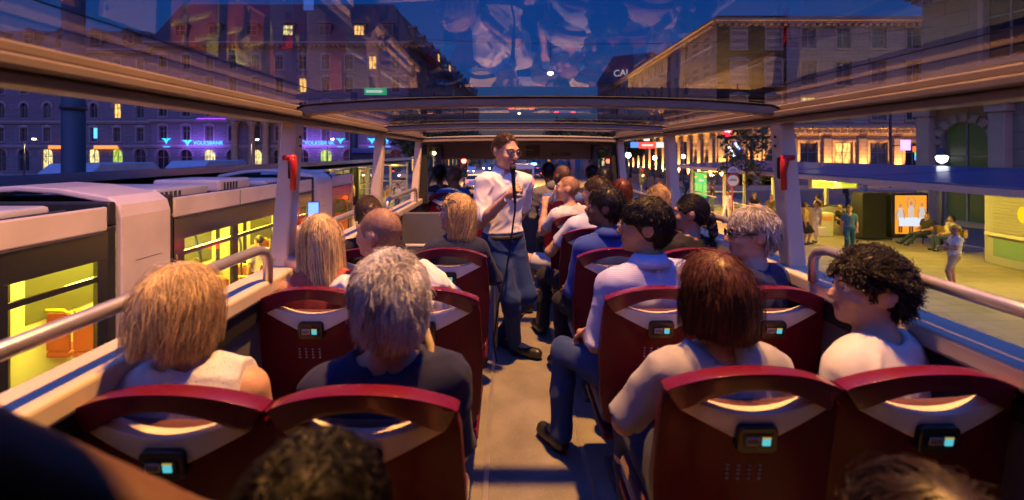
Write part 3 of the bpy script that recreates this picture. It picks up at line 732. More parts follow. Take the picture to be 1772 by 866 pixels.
# ------------------------------------------------------------------ seats
burg = pm('burgundy_shell', (.10, .003, .012), .46, var=.14, vs=9, coat=.08, spec=.22, bump=.02, bs=60)
burg2 = pm('burgundy_handle', (.12, .006, .026), .30, coat=.4, var=.06, vs=8)
ivory = pm('ivory_plastic', (.74, .69, .62), .35, var=.05, vs=8, coat=.2)
fabric = pm('seat_fabric', (.07, .012, .02), .95, var=.2, vs=30, bump=.3, bs=200, sheen=.3)
def ydef(x, z): return -.055*(1-(x/.25)**2)*.6-(z-.45)*.17
def sheet(xs, zt, zb, nr, y0, th, rnd=0.):
    m = MB(); vs = []; C = len(xs); 
    for side in (0, 1):
        for x in xs:
            for j in range(nr+1):
                z = zb(x)+(zt(x)-zb(x))*j/nr; vs.append((x, ydef(x, z)+y0+(th if side else 0), z))
    r1 = nr+1; H = C*r1; fs = []
    for i in range(C-1):
        for j in range(nr):
            a = i*r1+j; fs.append((a, a+r1, a+r1+1, a+1)); fs.append((H+a, H+a+1, H+a+r1+1, H+a+r1))
        a = i*r1; fs.append((a, H+a, H+a+r1, a+r1)); a += nr; fs.append((a, a+r1, H+a+r1, H+a))
    for i, rev in ((0, 0), (C-1, 1)):
        for j in range(nr):
            a = i*r1+j; f = (a, a+1, H+a+1, H+a); fs.append(f[::-1] if rev else f)
    return m.add(vs, fs)
def lin(*p):
    p = list(p); return lambda x: float(np.interp(abs(x), [q[0] for q in p], [q[1] for q in p]))
def make_seat(label):
    t = thing('bus_seat', label, 'bus seat', (0, 0, 0), 0, 'seats on the bus deck')
    xs = np.linspace(-.245, .245, 41)
    outer = lambda x: .99+.06*(1-(abs(x)/.235)**2.2) if abs(x) < .235 else .99-(abs(x)-.235)*6
    lens_top = lambda x: .958+.046*max(0, 1-(x/.155)**2) if abs(x) < .155 else .958-(abs(x)-.155)*.55
    lens_bot = lambda x: .93+.030*(x/.155)**2 if abs(x) < .155 else .958-(abs(x)-.155)*.55
    vline = lin((0, .845), (.03, .848), (.2, .934), (.236, .99))
    shell_top = vline
    zb = lin((0, .40), (.2, .40), (.235, .46), (.25, .70))
    st = lambda x: shell_top(x) if abs(x) < .236 else max(zb(x)+.02, .99-(abs(x)-.236)*22)
    sheet(np.linspace(-.25, .25, 45), st, zb, 10, 0, .035).build('back_shell', burg, t, True, bevel=.010, seg=3)
    hx = np.linspace(-.236, .236, 41)
    sheet(hx, lambda x: outer(x), lambda x: max(lens_top(x), vline(x)+.002) if abs(x) < .2 else vline(x)+.001, 4, -.014, .052).build('grab_handle', burg2, t, True, bevel=.011, seg=3)
    sheet(np.linspace(-.195, .195, 33), lambda x: lens_bot(x)-.001, lambda x: vline(x)+.001, 5, -.006, .043).build('back_insert', ivory, t, True, bevel=.006, seg=2)
    # audio unit
    def rr(w, hh, r, n=5):
        P = []
        for cx, cz, a0 in ((w-r, -hh+r, -90), (w-r, hh-r, 0), (-w+r, hh-r, 90), (-w+r, -hh+r, 180)):
            for k in range(n+1): a = R(a0+90*k/n); P.append((cx+r*math.cos(a), cz+r*math.sin(a)))
        return P
    zc = .867; yb = ydef(0, zc)
    U = Vector((1, 0, 0)); Vv = Vector((0, -.17, 1)).normalized(); Nn = Vector((0, -1, -.17)).normalized()
    O = Vector((0, yb-.002, zc))
    unit = MB().prism(rr(.053, .039, .016), O, U, Vv, Nn*.02).build('audio_unit', pm('unit_black', (.012, .012, .014), .35, coat=.3), t, bevel=.004)
    MB().prism(rr(.040, .019, .005), O+Nn*.0205, U, Vv, Nn*.003).build('bezel', pm('bezel_dark', (.02, .02, .025), .2), unit)
    MB().prism(rr(.0105, .0095, .002), O+Nn*.024+U*.019, U, Vv, Nn*.002).build('screen', em('screen_cyan', (.10, .55, .62), .75), unit)
    MB().prism(rr(.0115, .002, .001), O+Nn*.024+U*.019+Vv*.0125, U, Vv, Nn*.002).build('screen_bar', em('screen_yellow', (.8, .62, .12), .4), unit)
    lb = MB(); lb.prism(rr(.017, .011, .002), O+Nn*.024-U*.016+Vv*.003, U, Vv, Nn*.002)
    lb.build('unit_label', pm('label_white', (.42, .42, .44), .5), unit)
    lt = MB()
    for i in range(4): lt.prism([(-.003, -.006), (.003, -.006), (.002, .006), (-.002, .006)], O+Nn*.0262-U*(.027-.0075*i)+Vv*.003, U, Vv, Nn*.001)
    lt.build('unit_marks', pm('mark_grey', (.12, .12, .13), .6), unit)
    jk = MB()
    for i in range(4):
        for j in range(4):
            z = .775-.013*j; x = -.062+.029*i
            jk.ell((x, ydef(x, z)-.001, z), (.0055, .004, .0042), 6)
    jk.build('audio_sockets', pm('socket_metal', (.35, .33, .33), .35, .6), t, True)
    # cushions, pedestal
    sheet(np.linspace(-.215, .215, 21), lambda x: .93, lin((0, .44), (.215, .47)), 6, .034, .05).build('back_cushion', fabric, t, True, bevel=.015, seg=3)
    cu = MB(); cu.b(-.22, .22, .03, .47, .36, .46); cu.build('seat_cushion', fabric, t, bevel=.035, seg=4)
    ba = MB(); ba.b(-.225, .225, -.01, .45, .325, .355); ba.build('seat_pan', burg, t, bevel=.01)
    pd = MB(); pd.b(-.06, .06, .12, .30, 0, .325); pd.b(-.15, .15, .1, .34, 0, .03); pd.build('pedestal', dgrey, t, bevel=.01)
    return t
SX = {'LA': -.355, 'LW': -.832, 'RA': .66, 'RW': 1.137}
ROW_R = [1.19, 1.93, 2.72, 3.46, 4.2, 4.95, 5.7]; ROW_L = [1.09, 1.92, 2.72]
seat_lab = {
 ('LA', 0): 'burgundy seat behind the grey haired woman in navy, dark head overlapping its back', ('LW', 0): 'burgundy seat behind the blonde bobbed woman in white lace',
 ('RA', 0): 'burgundy seat behind the auburn woman in a grey t-shirt, lit screen fully visible', ('RW', 0): 'burgundy seat behind the curly dark haired youth in white',
 ('LA', 1): 'burgundy seat behind the shaven headed man in white', ('LW', 1): 'burgundy seat behind the long haired blonde filming with a phone',
 ('RA', 1): 'burgundy seat behind the black haired man in a striped shirt', ('RW', 1): 'burgundy seat behind the grey haired person in dark glasses',
 ('LA', 2): 'burgundy seat behind the blonde woman with sunglasses on her head', ('LW', 2): 'burgundy seat under the dark bun by the left handrail',
 ('RA', 2): 'burgundy seat behind the moustached man in blue', ('RW', 2): 'burgundy seat behind the woman with a black ponytail',
 ('RA', 3): 'burgundy seat behind the brown haired man in pale blue', ('RW', 3): 'burgundy seat behind the blonde woman by the right pillar',
 ('RA', 4): 'burgundy seat behind the man holding a handset to his ear', ('RW', 4): 'burgundy seat behind the dark red haired passenger',
 ('RA', 5): 'burgundy seat behind the cropped dark man near the front', ('RW', 5): 'burgundy seat behind the black haired passenger near the right front window',
 ('RA', 6): 'front row burgundy seat behind the man in a grey hoodie', ('RW', 6): 'front row burgundy seat by the right front window'}
proto = None
def put_seat(x, y, lab, z=0):
    global proto
    if proto is None: proto = make_seat(lab); proto.location = (x, y+.13, z); return proto
    return dup(proto, (x, y+.13, z), 0, lab)
for i, Y in enumerate(ROW_R):
    for c in ('RA', 'RW'): put_seat(SX[c], Y, seat_lab[(c, i)], .06 if i > 4 else 0)
for i, Y in enumerate(ROW_L):
    for c in ('LA', 'LW'): put_seat(SX[c], Y, seat_lab[(c, i)])
put_seat(-.80, 6.0, 'burgundy seat behind the man in blue with a shoulder strap', .05)
put_seat(-.32, 6.0, 'empty burgundy seat at the left front, beside the man in blue', .05)
# ------------------------------------------------------------------ tram beside the bus
TX = -4.6; TF = -7.0
tcream = pm('tram_cream', (.52, .46, .45), .35, var=.14, vs=1.6, coat=.3); tblack = pm('tram_black', (.014, .013, .015), .18, coat=.4)
tred = pm('tram_red', (.25, .012, .012), .35, coat=.3); tin = pm('tram_lining', (.62, .60, .42), .6, var=.05, vs=3); tgl = glass('tram_glass', (.93, .95, .88), .9)
thood = pm('tram_hood', (.36, .36, .40), .45, var=.1, vs=3); tdark = pm('tram_deck', (.04, .04, .048), .6, var=.2, vs=4)
orange = pm('tram_seat_orange', (.22, .035, .012), .5); yel = pm('grab_yellow', (.75, .62, .05), .35)
tram = thing('tram', 'cream and red city tram with yellow lit windows alongside the bus', 'tram', (-5.8, 5.5, GZ))
mods = [(-4.0, 5.25, [(-3.6, -1.3), (-1.1, .9), (1.1, 2.5), (2.65, 4.05), (4.2, 5.12)]), (6.3, 10.75, [(6.5, 7.65), (7.8, 9.05), (9.2, 10.6)]), (12.0, 13.5, [(12.2, 13.3)])]
warm_l = em('tram_tube', (1., .80, .09), 95.)
for (ya, yb, ops) in mods:
    for X, s_ in ((TX, -1), (TF, 1)):
        x0, x1 = min(X, X+s_*.06), max(X, X+s_*.06)
        m = MB(); m.b(x0, x1, ya, yb, .72, 1.0); sp = m.build('side_panel', tcream, tram, bevel=.02)
        m = MB()
        for yj in np.arange(ya+1.55, yb-.4, 1.55): m.b(X-.004, X+.004, yj-.006, yj+.006, .735, .985)
        m.build('panel_seam', tdark, sp)
        x0, x1 = (min(X, X+s_*.05), max(X, X+s_*.05)); x0 -= .004; x1 -= .004
        m = MB(); m.b(x0, x1, ya, yb, .40, .717); ys = [ya]+[v for o in ops for v in o]+[yb]
        m2 = MB()
        for i in range(0, len(ys), 2): m2.b(x0, x1, ys[i], ys[i+1], -1.05, .397)
        for (a, b_) in ops: m2.b(x0+.003, x1-.003, a, b_, .165, .225)
        bd = m.build('window_band', tblack, tram); m2.build('window_post', tblack, bd)
        x0, x1 = min(X, X+s_*.06), max(X, X+s_*.06)
        m = MB(); m.b(x0, x1, ya, yb, -2.0, -1.053); m.build('skirt', tred, tram, bevel=.01)
        if s_ == -1:
            m = MB(); m.tube([(X+.012, ya+.05, .71), (X+.012, yb-.05, .71)], .012, 6); m.build('drip_rail', tdark, tram)
    for (a, b_) in ops:
        m = MB(); x = TX-.025; m.quad((x, a, -1.05), (x, b_, -1.05), (x, b_, .397), (x, a, .397)); m.build('window_pane', tgl, tram)
    ye = {5.25: 6.29, 10.75: 11.99}.get(yb, yb); m = MB(); m.b(TF+.07, TX-.07, ya, ye, -2.0, -1.85); m.b(TF+.07, TX-.07, ya, ye, .70, .76); m.b(TF+.06, TF+.12, ya, ye, -1.85, .68)
    m.build('interior_lining', tin, tram)
    m = MB()
    for (a, b_) in ops: m.b(TF+.122, TF+.13, a, b_, -.85, .35)
    m.build('far_window', pm('tram_far_glass', (.10, .10, .05), .15), tram)
    m = MB(); m.b(-5.65, -5.5, ya+.2, yb-.2, .66, .69); m.b(-6.3, -6.15, ya+.2, yb-.2, .66, .69); m.build('interior_lamp', warm_l, tram)
    m = MB(); m.b(TF+.04, TX-.04, ya, yb, .86, .92); m.build('roof_deck', tdark, tram)
    y = ya+.5
    while y < yb-.5:
        for x in (-5.0, -5.5, -6.3, -6.75):
            q = MB(); q.b(x-.2, x+.2, y, y+.06, -1.35, -.78); q.b(x-.2, x+.2, y, y+.42, -1.45, -1.36); s_ = q.build('passenger_seat', orange, tram, bevel=.03, seg=3)
            h_ = MB(); h_.tube([(x-.17, y+.03, -.80), (x-.15, y-.02, -.72), (x+.15, y-.02, -.72), (x+.17, y+.03, -.80)], .02, 6); h_.build('seat_grip', yel, s_, True)
        y += .92
    m = MB()
    for y in np.arange(ya+.45, yb, 1.2):
        m.tube([(-5.3, y, -1.85), (-5.35, y, -.2), (-5.55, y+.1, .3), (-5.6, y+.1, .68)], .022, 8)
    m.build('grab_pole', pm('pole_dark', (.05, .05, .055), .4, .5), tram, True)
    if yb > 4:
        for (y0, y1, x0, x1, z1, mt) in ((ya+.15, ya+(yb-ya)*.30, -6.6, -5.0, 1.10, thood), (ya+(yb-ya)*.40, ya+(yb-ya)*.62, -6.3, -5.1, 1.14, tcream), (ya+(yb-ya)*.68, yb-.3, -6.7, -4.95, 1.05, thood)):
            q = MB(); q.b(x0, x1, y0, y1, .925, z1); o = q.build('roof_equipment', mt, tram, bevel=.05, seg=3)
            q = MB()
            for k in range(5): q.b(x1-.01, x1+.012, y0+.12+k*.09, y0+.16+k*.09, .96, z1-.05)
            q.build('vent_slot', tdark, o)
def portal(ya, yb):
    # rounded gangway portal wrapping the whole section
    prof = [(TX+.05, -1.95), (TX+.05, .86), (TX+.01, 1.0), (TX-.12, 1.10), (-5.3, 1.20), (-5.8, 1.23), (-6.3, 1.20), (TF+.12, 1.10), (TF-.01, 1.0), (TF-.05, .86), (TF-.05, -1.95)]
    m = MB(); n = len(prof); vs = [(x, y, z) for y in (ya, yb) for x, z in prof]
    inn = [(-5.8+(x+5.8)*.93, z-.07) for x, z in prof]; vs += [(x, y, z) for y in (ya, yb) for x, z in inn]
    fs = []
    for i in range(n-1):
        fs += [(i, i+1, n+i+1, n+i), (2*n+i, 3*n+i, 3*n+i+1, 2*n+i+1), (i, 2*n+i, 2*n+i+1, i+1), (n+i, n+i+1, 3*n+i+1, 3*n+i)]
    m.add(vs, fs); o = m.build('gangway_portal', tcream, tram, bevel=.025, seg=3)
    q = MB(); q.b(TX+.048, TX+.054, ya+.2, ya+.62, .30, .306); q.build('panel_joint', tdark, o)
    for y0, y1 in ((ya-.12, ya-.01), (yb+.01, yb+.12)):
        m = MB(); m.b(TF, TX, y0, y1, .77, 1.05); m.b(TX-.16, TX, y0, y1, -1.9, .768); m.b(TF, TF+.16, y0, y1, -1.9, .768); m.build('gangway_bellows', rubber, tram, bevel=.03, seg=3)
portal(5.38, 6.17); portal(10.88, 11.87)
m = MB(); P = []
for y, zt, dx in ((13.5, 1.0, 0), (13.9, .92, .08), (14.25, .55, .2), (14.45, -.3, .35), (14.5, -1.2, .4), (14.45, -1.95, .4)): P.append((y, zt, dx))
vs = []
for y, zt, dx in P: vs += [(TX-dx, y, zt), (TF+dx, y, zt)]
m.add(vs, [(2*i, 2*i+1, 2*i+3, 2*i+2) for i in range(len(P)-1)]); 
for X in (0, 1): m.add([vs[2*i+X] for i in range(len(P))]+[((TX, TF)[X], 13.5, -1.95)], [tuple(range(len(P)+1))])
m.build('cab_front', tred, tram, bevel=.04)
q = MB(); q.b(TX-1.9, TX-.5, 14.34, 14.38, -.25, .45); q.build('cab_windscreen', tblack, tram)
# ------------------------------------------------------------------ platform shelters
navy = pm('navy_roof', (.03, .07, .19), .34, var=.2, vs=.7, coat=.2); fasc = pm('fascia_pink', (.50, .40, .36), .55, var=.08, vs=2); soff = pm('soffit', (.55, .50, .36), .7, var=.06, vs=2)
post = pm('shelter_post', (.62, .58, .42), .45); shg = glass('shelter_glass', (.90, .93, .90), 1.); tube_y = em('fluorescent', (1., .72, .11), 115.)
def shelter(label, x0, x1, y0, y1, z0, z1, lights, posts, glaz, nm=1):
    t = thing('tram_shelter', label, 'shelter', ((x0+x1)/2, (y0+y1)/2, PZ))
    lo, hi = (x0, x1) if nm == 1 else (x1, x0)
    m = MB(); dz = z1-z0   # near edge lo at z0, far edge hi at z1
    m.add([(lo, y0, z0+.22), (lo, y1, z0+.22), (hi, y1, z1+.2), (hi, y0, z1+.2), (lo, y0, z0+.16), (lo, y1, z0+.16), (hi, y1, z1), (hi, y0, z1)], [(0, 1, 2, 3), (7, 6, 5, 4), (0, 4, 5, 1), (3, 2, 6, 7), (0, 3, 7, 4), (1, 5, 6, 2)])
    m.build('roof_sheet', navy, t, bevel=.01)
    for k in range(5):
        m = MB(); yy = y0+(y1-y0)*(k+.5)/5; m.add([(lo, yy-.02, z0+.222), (lo, yy+.02, z0+.222), (hi, yy+.02, z1+.203), (hi, yy-.02, z1+.203), (lo, yy-.02, z0+.232), (lo, yy+.02, z0+.232), (hi, yy+.02, z1+.212), (hi, yy-.02, z1+.212)], [(4, 5, 6, 7), (0, 1, 5, 4), (2, 3, 7, 6), (1, 2, 6, 5), (3, 0, 4, 7)]); m.build('roof_seam', navy, t)
    s_ = 1 if nm == 1 else -1; m = MB(); m.b(min(lo-s_*.04, lo+s_*.06), max(lo-s_*.04, lo+s_*.06), y0, y1, z0-.02, z0+.157); m.build('fascia', fasc, t, bevel=.01)
    m = MB(); m.b(min(lo, hi)+.08, max(lo, hi)-.08, y0+.05, y1-.05, z0+.04, z0+.10); m.build('soffit', soff, t)
    for y in np.linspace(y0+1, y1-1, lights):
        q = MB(); q.b((lo+hi)/2-.09, (lo+hi)/2+.09, y-.7, y+.7, z0-.03, z0+.035); q.build('tube_lamp', tube_y, t)
    for (x, y) in posts:
        q = MB(); q.b(x-.07, x+.07, y-.07, y+.07, PZ, z0+.04); q.build('post', post, t, bevel=.01)
    for (xa, ya, xb, yb) in glaz:
        q = MB(); q.quad((xa, ya, PZ+.15), (xb, yb, PZ+.15), (xb, yb, z0-.25), (xa, ya, z0-.25)); q.build('glass_screen', shg, t)
        q = MB()
        for z in (PZ+.15, PZ+1.1, z0-.25): q.tube([(xa, ya, z), (xb, yb, z)], .03, 6)
        q.build('screen_rail', post, t)
    return t
shR = shelter('long navy roofed tram shelter over the lit right hand platform', 11.6, 16.4, 8, 31, .62, .93, 7, [(12.2, y) for y in (25.5, 30)]+[(15.8, y) for y in (22.5, 27, 30.3)], [(12.2, 30.2, 15.8, 30.2), (12.2, 26.5, 12.2, 30.2)])
shL = shelter('long navy roofed shelter behind the tram with lit glass end', -8.6, -12.3, 0, 43, .74, 1.03, 8, [(-9.2, y) for y in (6, 12, 18, 24, 30, 36, 42)]+[(-11.7, y) for y in (6, 12, 18, 24, 30, 36, 42)], [(-9.2, 36, -9.2, 42), (-11.7, 24, -11.7, 30), (-11.7, 30, -11.7, 36), (-11.7, 36, -11.7, 42), (-11.7, 42, -9.2, 42), (-11.7, 33, -9.4, 33)], -1)
rb = thing('roof_unit', 'blue capped equipment box on the left shelter roof', 'roof unit', (-9.5, 33, .9))
MB().b(-10.3, -8.9, 30.5, 35.5, .96, 1.55).build('unit_casing', tdark, rb, bevel=.03)
MB().b(-10.4, -8.8, 30.3, 34.6, 1.553, 1.95).build('unit_cap', navy, rb, bevel=.1, seg=3)
m = MB(); m.b(-13.35, -13.2, 22, 47.5, PZ, .2)
for k in range(5):
    q = thing('glass_kiosk_bay', ('lit glass bay at the far end of the left platform', 'second lit glass bay on the left platform', 'lit glass bay with a dark door frame', 'lit glass bay nearest the tram nose', 'lit glass bay behind the tram roof')[k], 'kiosk bay', (-12.9, 40-5*k, PZ))
    MB().b(-13.2, -12.6, 38-5*k, 42-5*k, PZ, .3).build('lit_wall', pm('kiosk_wall', (.6, .56, .40), .6, var=.35, vs=1.5), q, bevel=.02)
    f = MB()
    for y in (38.1, 40, 41.9): f.b(-12.59, -12.52, y-5*k-.06, y-5*k+.06, PZ, .3)
    for z in (-1.0, -.05): f.b(-12.585, -12.53, 38.05-5*k, 41.95-5*k, z-.04, z+.04)
    f.build('bay_frame', pm('frame_olive', (.12, .11, .06), .5), q)
# escalator balustrade and rails on the right platform
esc = thing('escalator_entrance', 'glass sided escalator entrance under the far end of the right shelter', 'escalator', (14.2, 26, PZ))
MB().prism([(0, 0), (3.8, 0), (3.8, .35), (1.2, 1.15), (0, 1.15)], (14.0, 20.5, PZ), (0, 1, 0), (0, 0, 1), (.06, 0, 0)).build('side_panel', pm('escal_metal', (.42, .42, .36), .35, .4), esc)
MB().prism([(0, 0), (3.8, 0), (3.8, .35), (1.2, 1.15), (0, 1.15)], (15.3, 20.5, PZ), (0, 1, 0), (0, 0, 1), (.06, 0, 0)).build('far_side_panel', MATS['escal_metal'], esc)
m = MB()
for x in (14.03, 15.33): m.tube([(x, 20.5, PZ), (x, 20.5, PZ+1.2), (x, 21.7, PZ+1.2), (x, 24.3, PZ+.4)], .045, 8)
m.build('handrail', rubber, esc, True)
bar = thing('platform_railing', 'pale metal railing at the far end of the right platform', 'railing', (12.2, 24, PZ))
m = MB()
for y in (21.5, 22.5, 23.5, 24.5, 25.5): m.tube([(12.2, y, PZ), (12.2, y, PZ+1.0)], .03, 8)
for z in (.5, 1.0): m.tube([(12.2, 21.5, PZ+z), (12.2, 25.5, PZ+z)], .03, 8)
m.build('rails', post, bar, True)
# advertising light box, benches, kiosk, display, bin
adv = thing('advertising_box', 'dark advertising box with an orange backlit poster on the right platform', 'advertising box', (17.0, 19.4, PZ))
zA = -.06
MB().b(16.1, 17.65, 19.05, 19.75, PZ+.12, zA).build('casing', pm('adv_dark', (.02, .022, .02), .3), adv, bevel=.02); MB().b(16.2, 17.5, 19.1, 19.7, PZ, PZ+.118).build('plinth', pm('adv_plinth', (.4, .38, .33), .7), adv)
px_ = MB(); px_.b(16.25, 17.55, 19.03, 19.047, PZ+.3, zA-.1); po = px_.build('poster', em('poster_orange', (1., .30, .015), 1.0), adv)
fg = MB(); Y_ = 19.02
def fig(cx, sc_, up):
    z0 = PZ+.35
    for k in (-1, 1): fg.b(cx+k*.05*sc_-.035*sc_, cx+k*.05*sc_+.035*sc_, Y_, Y_+.006, z0, z0+.6*sc_, 1)
    fg.b(cx-.11*sc_, cx+.11*sc_, Y_-.002, Y_+.004, z0+.6*sc_, z0+1.1*sc_, 0); fg.ell((cx, Y_, z0+1.23*sc_), (.075*sc_, .008, .095*sc_), 12, 2)
    for k in (-1, 1): fg.tube([(cx+k*.12*sc_, Y_, z0+1.05*sc_), (cx+k*.19*sc_, Y_, z0+(1.3 if up else .8)*sc_), (cx+k*(.06 if up else .16)*sc_, Y_, z0+(1.48 if up else .62)*sc_)], .03*sc_, 6, 2)
fig(16.45, .92, 0); fig(16.9, 1.0, 1); fig(17.35, .95, 0)
fg.build('poster_figures', [em('fig_white', (.8, .75, .7), .6), em('fig_dark', (.03, .03, .05), .1), em('fig_skin', (.75, .45, .25), .5)], po)
MB().b(16.38, 17.3, 19.0, 19.012, PZ+.62, PZ+.98).build('poster_card', em('poster_card', (.8, .88, 1.), .75), po)
MB().b(14.9, 15.9, 19.06, 19.7, PZ+.1, zA).build('side_casing', MATS['adv_dark'], adv, bevel=.02)
wood = pm('bench_wood', (.42, .27, .10), .6, var=.2, vs=9)
def bench(label, loc, rz):
    t = thing('platform_bench', label, 'bench', loc, rz, 'benches on the right platform')
    MB().b(-.95, .95, -.22, .22, .42, .46).build('seat', wood, t, bevel=.01, local=True); MB().b(-.95, .95, .24, .28, .55, .85).build('backrest', wood, t, bevel=.01, local=True)
    m = MB()
    for x in (-.8, .8):
        m.tube([(x, -.2, 0), (x, -.18, .42)], .025, 6); m.tube([(x, .22, 0), (x, .25, .85)], .025, 6)
    m.build('bench_frame', pm('bench_iron', (.05, .05, .05), .5, .5), t, local=True)
bench('wooden platform bench with a couple sitting, left of the orange poster', (15.3, 20.6, PZ), R(0))
bench('wooden platform bench with a lounging man, right of the orange poster', (16.6, 17.6, PZ), R(-90))
kio = thing('kiosk', 'pale kiosk with a closed shutter and green panel at the right edge', 'kiosk', (16.8, 13, PZ))
MB().b(16.05, 17.9, 9, 15.3, PZ, .55).build('walls', pm('kiosk_pale', (.34, .33, .27), .55, var=.06, vs=2), kio, bevel=.03)
sh_ = MB()
for k in range(14): sh_.b(16.0, 16.045, 9.2, 15.0, -.95+k*.1, -.865+k*.1)
so = sh_.build('shutter', pm('shutter_cream', (.36, .34, .24), .5), kio, bevel=.012)
q = MB()
for y, z in ((14.1, -.3), (13.7, .0), (13.2, -.4)): q.ell((15.995, y, z), (.008, .16, .26), 12)
q.build('shutter_graphics', pm('graffiti_yellow', (.75, .58, .03), .6), so)
MB().b(15.94, 16.06, 9.1, 15.2, -1.10, -1.0).build('counter', post, kio, bevel=.01); MB().b(16.03, 16.045, 9.2, 15.0, PZ+.3, -1.2).build('green_panel', pm('kiosk_green', (.16, .27, .16), .5), kio)
dis = thing('departure_display', 'yellow lit departure display hanging under the right shelter roof', 'display', (14.1, 19.8, .4))
MB().b(13.2, 15.2, 19.7, 19.95, .08, .45).build('display_case', pm('disp_grey', (.5, .5, .42), .4), dis, bevel=.02)
q = MB()
for (x0, x1) in ((13.45, 14.15), (14.45, 15.1)): q.b(x0, x1, 19.68, 19.697, .17, .37)
o = q.build('display_screen', em('disp_lit', (.75, .85, .03), 1.0), dis); q = MB()
for (x0, x1) in ((13.5, 14.1), (14.5, 15.05)):
    for z in (.22, .29): q.b(x0, x1, 19.672, 19.678, z, z+.025)
q.build('display_rows', pm('disp_dark', (.02, .03, .01), .5), o)
bn = thing('litter_bin', 'pale boxy litter bin beside the couple on the bench', 'litter bin', (14.0, 20.2, PZ)); MB().b(13.75, 14.35, 19.95, 20.4, PZ, PZ+1.05).build('bin_body', pm('bin_grey', (.55, .52, .42), .5), bn, bevel=.06, seg=3); MB().b(13.85, 14.25, 19.935, 19.948, PZ+.7, PZ+.9).build('bin_notice', pm('bin_orange', (.6, .25, .1), .5), bn)
# stop sign with two discs
ss = thing('tram_stop_sign', 'tram stop sign of two white red rimmed discs on a red pole', 'sign', (10.2, 20.6, PZ))
MB().tube([(10.2, 20.6, PZ), (10.2, 20.6, .9)], .035, 8).build('pole', pm('sign_red', (.5, .03, .02), .4), ss, True)
whs = pm('sign_white', (.72, .70, .62), .4)
q = MB(); q.lathe([(.30, -.02), (.30, .02)], (10.2, 20.55, .38), 24, M=Matrix.Rotation(R(90), 3, 'X')); q.build('disc_rim', MATS['sign_red'], ss)
q = MB(); q.lathe([(.25, 0), (.25, .012)], (10.2, 20.528, .38), 24, M=Matrix.Rotation(R(90), 3, 'X')); q.build('disc_face', whs, ss)
hp_ = [(.30*math.cos(a), .32*math.sin(a)) for a in np.linspace(0, math.pi, 16)]
MB().prism(hp_, (10.2, 20.56, .72), (1, 0, 0), (0, 0, 1), (0, -.04, 0)).build('half_disc_rim', pm('rim_dark', (.05, .05, .05), .5), ss); MB().prism([(x*.86, y*.84+.015) for x, y in hp_], (10.2, 20.515, .725), (1, 0, 0), (0, 0, 1), (0, -.01, 0)).build('half_disc_face', whs, ss)
q = MB()
for z, w in ((.36, .17), (.42, .12), (.80, .17), (.87, .12)): q.b(10.2-w, 10.2+w, 20.498, 20.503, z, z+.028)
q.build('sign_lines', MATS['rim_dark'], ss)

# cables on the tram roof, and a second tram beyond the left shelter
iron_ = pm('mast_grey', (.05, .055, .065), .5, .3)
for x in (-6.75, -4.95):
    for (ya, yb) in ((-3.5, 5.1), (6.4, 10.6)):
        m = MB(); m.tube([(x, ya+(yb-ya)*k/10, .945+.012*math.sin(k*2.1)) for k in range(11)], .028, 6); m.build('roof_cable', tdark, tram, True)
t2 = thing('tram', 'second tram beyond the left shelter, only its dark humped roof showing', 'tram', (-15.6, 18, GZ))
MB().b(-16.9, -14.4, 8, 30, -2.0, .85).build('body', tcream, t2, bevel=.15, seg=3); MB().b(-16.92, -14.38, 8.2, 29.8, -.9, .45).build('window_band', tblack, t2)
for (ya, yb) in ((10.5, 13.5), (16, 19.5), (22, 26)):
    MB().prism([(0, 0), (.5, .38), (yb-ya-.5, .38), (yb-ya, 0)], (-16.6, ya, .852), (0, 1, 0), (0, 0, 1), (1.9, 0, 0)).build('roof_equipment', thood, t2, bevel=.06, seg=3)
# ------------------------------------------------------------------ buildings
stoneP = pm('stone_plaster', (.17, .15, .175), .8, var=.12, vs=.35, kind='block', p=(1.6, .42, .03)); stoneS = pm('stone_trim', (.25, .23, .23), .75, var=.12, vs=.8)
stoneW = pm('stone_warm', (.36, .25, .155), .8, var=.12, vs=.3, kind='block', p=(1.2, .42, .022)); stoneD = pm('stone_dark', (.13, .11, .115), .8, var=.15, vs=.3, kind='block', p=(1.5, .45, .03))
slate = pm('slate_roof', (.045, .042, .05), .7, var=.25, vs=.8); wdark = pm('pane_dark', (.012, .014, .02), .08); wframe = pm('window_paint', (.22, .20, .18), .5)
wlit = em('pane_lit', (1., .50, .11), 1.3, .7); wlit2 = em('pane_lit_pale', (.95, .78, .30), .85, .8); wgreen = em('pane_green', (.55, .75, .10), .7, .6)
WC = {}
wdarks = [wdark, pm('pane_dusk', (.03, .035, .05), .05), wdark, pm('pane_curtain', (.10, .095, .09), .25, var=.4, vs=2.5), pm('pane_blind', (.06, .05, .04), .3, var=.3, vs=1.5)]
